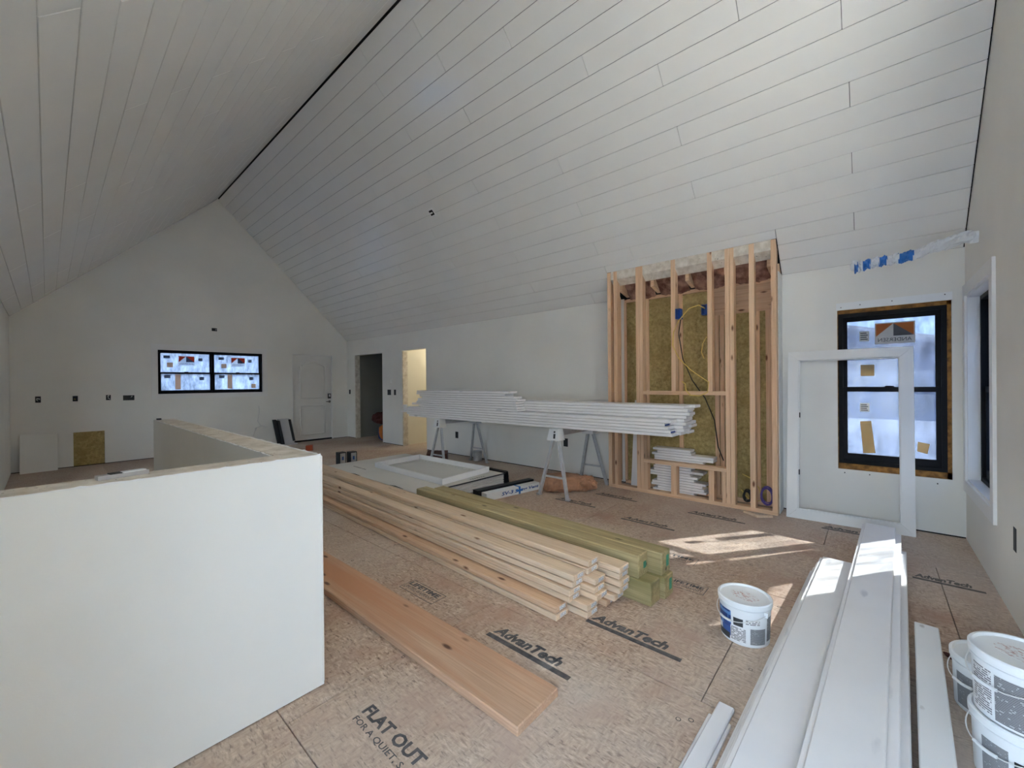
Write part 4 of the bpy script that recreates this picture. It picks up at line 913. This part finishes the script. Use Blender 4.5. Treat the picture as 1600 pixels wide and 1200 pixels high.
for k in range(8):
    y0 = 3.44 + (k > 4) * .05 * (k - 4) + rn.uniform(-.02, .02) + (.10 if k == 6 else 0); y1 = 5.50 + rn.uniform(-.06, .12) + (.16 if k in (1, 6) else 0)
    L_ = round(y1 - y0, 2); ob = put('shiplap_board', cbox(bw - .004, L_, bt - .0035, .004, 'board_white'), (4.088, y0 + L_ / 2, z))
    tag(ob, 'shorter white board in the front left sawhorse pile, %s' % ('topmost' if k == 7 else ORDN[k] + ' up'), 'board', 'shorter white boards on the sawhorses'); z += bt
for k in range(4):
    ob = put('end_sticker', cbox(.12, .0012, .016, .0002, 'blue_box' if k % 2 else 'paper_white'), (0, 0, 0)); ob.parent = [q for q in COL.objects if q.name.startswith('shiplap_board')][k * 3]; ob.location = (-.02, -ob.parent.data.vertices[0].co.y * 0 + min(v.co.y for v in ob.parent.data.vertices) - .0007, .002)
tag(MB().box(4.00, 4.12, 5.90, 6.07, zt - .10, zt - .085).build('ledge_board', 'board_white'), 'thin white offcut poking out of the left end of the boards', 'board')
cp = thing('paper_cup', (4.06, 6.02, zt - .085), 'white paper cup on the left end of the board pile', 'cup')
MB().lathe(4.06, 6.02, [(.001, zt - .085), (.028, zt - .085), (.036, zt + .015), (.033, zt + .015), (.026, zt - .08), (.001, zt - .08)], 24).build('cup_body', 'paper_white', cp, True); MB().lathe(4.06, 6.02, [(.036, zt + .012), (.039, zt + .015), (.036, zt + .018), (.034, zt + .015), (.036, zt + .012)], 24).build('cup_rim', 'paper_white', cp, True)

# things near the far end
t = thing('reddish_carton', (4.43, 5.62, 0), 'low reddish brown carton on the floor behind the left sawhorse', 'carton')
MB().hexa([(4.14, 5.55, 0), (4.40, 5.34, 0), (4.66, 5.62, 0), (4.40, 5.86, 0), (4.14, 5.55, .165), (4.40, 5.34, .165), (4.66, 5.62, .165), (4.40, 5.86, .165)]).build('carton_body', 'red_box', t)
MB().hexa([(4.15, 5.55, .1655), (4.27, 5.45, .1655), (4.53, 5.73, .1655), (4.40, 5.85, .1655), (4.15, 5.55, .169), (4.27, 5.45, .169), (4.53, 5.73, .169), (4.40, 5.85, .169)]).build('carton_flap', 'red_box', t)
t = thing('metal_can', (4.93, 5.15, 0), 'grey metal can on the floor under the left sawhorse', 'can')
MB().lathe(4.93, 5.15, [(.001, 0), (.075, 0), (.078, .004), (.076, .01), (.076, .165), (.079, .17), (.07, .172), (.068, .166), (.001, .166)], 32).build('can_body', 'galvanised', t, True)
MB().tube([(4.93, 5.075, .14), (4.90, 5.05, .10), (4.93, 5.045, .06), (4.96, 5.05, .10), (4.93, 5.075, .14)], .002, 5).build('can_handle', 'galvanised', t)
t = thing('black_cased_tool', (3.53, 9.86, 0), 'tall black and grey case leaning on the far wall beside the door', 'case')
def lean(x0, x1, z0, z1, d0, d1, nm, mat): # leaning block
    g = lambda x_, z_, d_: (x_ + z_ * -.10, 9.80 + z_ * .26 + d_, z_); MB().hexa([g(x0, z0, d0), g(x1, z0, d0), g(x1, z0, d1), g(x0, z0, d1), g(x0, z1, d0), g(x1, z1, d0), g(x1, z1, d1), g(x0, z1, d1)]).build(nm, mat, t)
lean(3.46, 3.69, .03, .58, .0, .06, 'case_body', 'grey_plastic'); lean(3.43, 3.48, .02, .55, -.015, .07, 'case_edge', 'dark_box'); lean(3.66, 3.71, .08, .56, -.015, .05, 'case_edge', 'dark_box'); lean(3.36, 3.42, .0, .57, .02, .09, 'case_side', 'dark_box'); lean(3.40, 3.74, .0, .028, -.03, .1, 'case_foot', 'grey_plastic')
tg = [('small dark grey electrical box standing by the sheet stack, left one', 3.27, 6.74), ('small dark grey electrical box standing by the sheet stack, right one', 3.42, 6.66)]
for k, (lb, x_, y_) in enumerate(tg):
    t = thing('switch_carton', (x_, y_, 0), lb, 'box', 'dark boxes by the sheet stack'); MB().box(x_ - .06, x_ + .06, y_ - .06, y_ + .06, 0, .20).build('box_body', 'dark_box', t); MB().box(x_ - .045, x_ + .045, y_ - .063, y_ - .0603, .02, .185).build('box_face', 'grey_plastic', t); MB().box(x_ - .014, x_ + .014, y_ - .066, y_ - .0632, .07, .13).build('box_mark', 'ink_blue', t)
tag(MB().box(3.10, 3.55, 6.55, 6.60, 0, .03).build('floor_scrap', 'red_box'), 'thin dark reddish strip on the floor before the dark boxes', 'scrap')
tag(MB().hexa([(3.44, 8.60, 0), (3.56, 8.56, 0), (3.62, 8.68, 0), (3.50, 8.72, 0), (3.44, 8.60, .10), (3.56, 8.56, .11), (3.62, 8.68, .11), (3.50, 8.72, .10)]).build('orange_carton', 'orange_box'), 'small orange carton on the floor behind the half wall corner', 'carton')
t = thing('storage_tote', (5.36, 8.68, 0), 'blue and orange bag on the closet floor', 'bag')
MB().lump((5.36, 8.68, 0), (.36, .42, .36), 12, .08, power=4).build('bag_body', 'tarp_blue', t); MB().lump((5.34, 8.67, .02), (.36, .16, .36), 14, .12, power=4).build('bag_stripe', 'tarp_orange', t)
tag(MB().lump((5.42, 8.86, .385), (.55, .66, .27), 15, .20, 36, 18, power=2.6, jit=.05).build('red_coat', 'fabric_red'), 'dark red crumpled coat heaped on the bag in the closet', 'coat')

# ================================================================== buckets
def bucket(name, cx, cy_, z0, label, turn, kind, group=None):
    """turn: direction (deg) that the printed side faces"""
    t = thing(name, (cx, cy_, z0), label, 'bucket', group); r0, r1, h_ = .112, .120, .218
    MB().lathe(cx, cy_, [(.001, z0), (r0 - .004, z0), (r0, z0 + .004), (r1 - .002, z0 + h_ - .042), (r1 + .003, z0 + h_ - .040), (r1 + .003, z0 + h_ - .034), (r1 - .001, z0 + h_ - .032), (r1, z0 + h_ - .022)], 56).build('bucket_body', 'pvc', t, True)
    ld = MB().lathe(cx, cy_, [(r1 + .001, z0 + h_ - .026), (r1 + .006, z0 + h_ - .025), (r1 + .0065, z0 + h_ - .004), (r1 + .003, z0 + h_), (r1 - .004, z0 + h_), (r1 - .008, z0 + h_ - .009), (.09, z0 + h_ - .010), (.001, z0 + h_ - .010)], 56).build('lid', 'lid_white', t, True)
    d2 = MB().lathe(0, 0, [(.001, 0), (.072, 0), (.072, .0008), (.001, .0008)], 40); d2.v = [(cx + a, cy_ + b_ * .62, z0 + h_ - .0098 + c) for a, b_, c in d2.v]; pr_ = d2.build('lid_print', 'lid_print', ld); pr_.rotation_euler = (0, 0, math.radians(turn + 62))
    def patch(a0, a1, za, zb, mat, nm='label', off=.0006):
        ra = lambda z_: r0 + (r1 - .002 - r0) * z_ / (h_ - .042) + off; return MB().lathe(cx, cy_, [(ra(za), z0 + za), (ra(zb), z0 + zb)], 14, math.radians(turn + a0), math.radians(turn + a1)).build(nm, mat, t, True)
    if kind == 0:
        patch(-78, 90, .012, .165, 'pvc'); patch(-80, -32, .075, .162, 'print_blue', 'label_logo', .001); patch(-62, -34, .03, .075, 'ink_blue', 'label_logo', .001); patch(-76, -36, .014, .045, 'ink', 'label_picture', .0012); patch(-26, -4, .098, .138, 'ink', 'label_square', .0012)
        patch(-34, 2, .022, .090, 'print_white', 'label_text', .001); patch(2, 34, .118, .142, 'print_white', 'label_text', .001); patch(12, 50, .018, .098, 'print_grey', 'label_text', .001); patch(56, 80, .03, .15, 'print_dark', 'label_text', .001)
    elif kind == 1:
        patch(-70, -38, .02, .165, 'print_white', 'label_text', .001); patch(-34, 30, .012, .160, 'print_dark', 'label_text', .001); patch(36, 80, .012, .16, 'print_grey', 'label_text', .001)
    elif kind == 2:
        patch(-52, -18, .01, .15, 'print_grey', 'label_picture', .001); patch(-12, 8, .10, .13, 'ink', 'label_square', .0012); patch(14, 40, .02, .085, 'print_dark', 'label_text', .001); q = patch(-13, 12, .02, .082, 'st_tan', 'label_picture', .0014)
        m_ = MATS.get('label_yellow') or plain('label_yellow', rgb(230, 196, 40), .5); q.data.materials.clear(); q.data.materials.append(m_)
    else:
        patch(-60, -20, .02, .15, 'print_grey', 'label_text', .001); patch(-20, 8, .10, .13, 'ink', 'label_square', .0012); patch(-14, 30, .02, .09, 'print_dark', 'label_text', .001)
    # bail handle
    a0 = math.radians(turn + 48); ear = [Vector((cx + (r1 + .006) * math.cos(a0 + k * math.pi), cy_ + (r1 + .006) * math.sin(a0 + k * math.pi), z0 + h_ - .045)) for k in (0, 1)]
    mid = math.radians(turn - 42); pts = []
    for k in range(25):
        u = math.pi * k / 24; e_ = (ear[0] + ear[1]) / 2 + (ear[0] - ear[1]) / 2 * math.cos(u) * 1.02; out = (r1 + .012) * math.sin(u); pts.append((e_.x + math.cos(mid) * out, e_.y + math.sin(mid) * out, e_.z - .055 * math.sin(u)))
    hn = MB().tube(pts, .002, 6).build('handle', 'wire_white', t, True); MB().tube(pts[10:15], .006, 8).build('grip', 'pvc', hn, True)
    for e_ in ear: MB().box(e_.x - .008, e_.x + .008, e_.y - .008, e_.y + .008, e_.z - .012, e_.z + .012).build('handle_ear', 'pvc', t)
    return t
bucket('pail', 2.42, .51, 0, 'white plastic pail with blue label standing alone on the subfloor', 192, 0)
bucket('pail', 2.12, -.372, 0, 'white pail with a yellow label patch, under another pail at the right', 172, 2, 'pails at the right')
bucket('pail', 2.115, -.372, .2185, 'white pail with dense dark print, on top of another pail', 172, 1, 'pails at the right')
bucket('pail', 2.50, -.364, 0, 'white pail with red smudged lid behind the two stacked pails', 172, 3, 'pails at the right')

# ================================================================== white boards in the foreground
def fboard(xe, yl, z_, w__, L_, lb, dydx=-.040, mat='board_white', tongue=True, th=.0335, grp='white boards in the foreground'):
    """far end at x = xe, left edge y = yl there; runs back towards the near wall side"""
    a = math.atan(dydx); c = Vector((xe, yl - w__ / 2, z_)) - Vector((1, dydx, 0)).normalized() * (L_ / 2)
    ob = put('shiplap_board', cbox(w__, L_, th - .002, .0035, mat), c, None, (0, 0, a - math.pi / 2)); tag(ob, lb, 'board', grp)
    if tongue:
        # nickel-gap tongue on the left edge, local -x is +y in the room
        put_t = bpy.data.objects.new('tongue', cbox(.016, L_, .011, .001, mat)); COL.objects.link(put_t); put_t.parent = ob; put_t.location = (-w__ / 2 - .008, 0, .009)
    return ob
rn = random.Random(51)
for k in range(4):
    top = k == 3
    fboard(3.50 - (0 if top else rn.uniform(.0, .05)), .258 + (0 if top else (3 - k) * .018), k * .034, .176, 3.0, 'white board in the low left foreground stack, %s' % ('topmost' if top else ORDN[k]), -.040)
offs = [-.060, -.034, -.046, -.020, -.030, 0]
for k in range(6):
    top = k == 5; fboard(4.30 - (0 if top else (.0, .02, .28, .01, .04)[k]), .045 + offs[k], k * .034, .176, 3.66, 'white board in the taller foreground stack, %s' % ('topmost with the sun patch' if top else ORDN[k]), -.040)
for k in range(3):
    top = k == 2
    fboard(2.93 - (0 if top else .25), -.157 - (0 if top else .028), k * .034, .088 if top else .05, 1.9, 'narrow pale board at the right of the foreground stack, %s' % ('topmost with dirt marks' if top else ORDN[k]), -.045, 'trim_dirty', False)
fboard(1.735, .497, 0, .083, 1.2, 'low white board end on the subfloor, leftmost in the foreground', -.03, tongue=False, th=.020); fboard(1.80, .475, .0205, .058, 1.2, 'low white board end lying over the leftmost one', -.04, tongue=False, th=.020)
# chip on the floor
tag(MB().lump((2.86, -.275, 0), (.07, .025, .012), 33, .2, 12, 6, rotz=.5).build('wood_chip', 'fabric_red'), 'reddish brown chip on the floor beside the rear pail', 'chip')

# ================================================================== print on the subfloor
RZ90 = (0, 0, math.radians(-90))
def ftext(txt, x0, x1, ya, yb, shear=0., bold=0., mat='ink_floor'): put('floor_print', text_mesh(txt, abs(ya - yb), x1 - x0, mat, shear, bold, depth=.0003), ((x0 + x1) / 2, (ya + yb) / 2, .0004), fl_ob, RZ90)
def fbarp(x0, x1, ya, yb, mat='ink_floor'): MB().box(x0, x1, min(ya, yb), max(ya, yb), .0002, .0006).build('floor_print', mat, fl_ob)
def advantech(x, y, s=1.0, L=.52, mat='ink_floor'):
    ftext('AdvanTech', x + .042 * s, x + .112 * s, y - .01, y - L * .84, .25, .045, mat); fbarp(x, x + .03 * s, y, y - L, mat)
def lifetime(x, y, L=.34):
    ftext('LIFETIME', x + .065, x + .105, y - .015, y - L * .92, 0, .035); ftext('LIMITED WARRANTY', x + .025, x + .055, y - .015, y - L * .92)
    for a in ((x, x + .004, y, y - L), (x + .118, x + .122, y, y - L), (x, x + .122, y, y - .004), (x, x + .122, y - L + .004, y - L)): fbarp(*a)
advantech(1.535, 1.555); advantech(1.985, 1.215); 
for a in ((3.70, 1.86), (4.30, 1.42), (4.33, 2.5), (3.85, 2.75), (4.62, .35)): advantech(*a, mat='ink_faint')
advantech(3.85, -.2, L=.33, mat='ink_faint')
lifetime(1.53, 2.36); lifetime(2.70, 1.05, .25); lifetime(3.10, 1.32, .34)
ftext('FLAT OUT', .838, .893, 1.578, 1.20, 0, .035); ftext('FOR A QUIET, S', .792, .822, 1.572, 1.245, 0, .012)
rn = random.Random(77)
for k in range(70):
    x_, y_ = rn.uniform(.9, 3.4), rn.uniform(.3, 3.4); s_ = .014
    if rn.random() < .5:
        for a in ((x_, x_ + .002, y_, y_ + s_), (x_ + s_, x_ + s_ + .002, y_, y_ + s_), (x_, x_ + s_, y_, y_ + .002), (x_, x_ + s_, y_ + s_, y_ + s_ + .002)): pass
        mb = MB()
        for a in ((x_, x_ + .002, y_, y_ + s_), (x_ + s_, x_ + s_ + .002, y_, y_ + s_), (x_, x_ + s_, y_, y_ + .002), (x_, x_ + s_, y_ + s_, y_ + s_ + .002)): mb.box(*a, .0002, .0006)
        mb.build('nail_mark', 'ink', fl_ob)
    else: MB().lathe(x_, y_, [(.0075, .0006), (.0105, .0006), (.0105, .0002)], 12).build('nail_mark', 'ink', fl_ob)
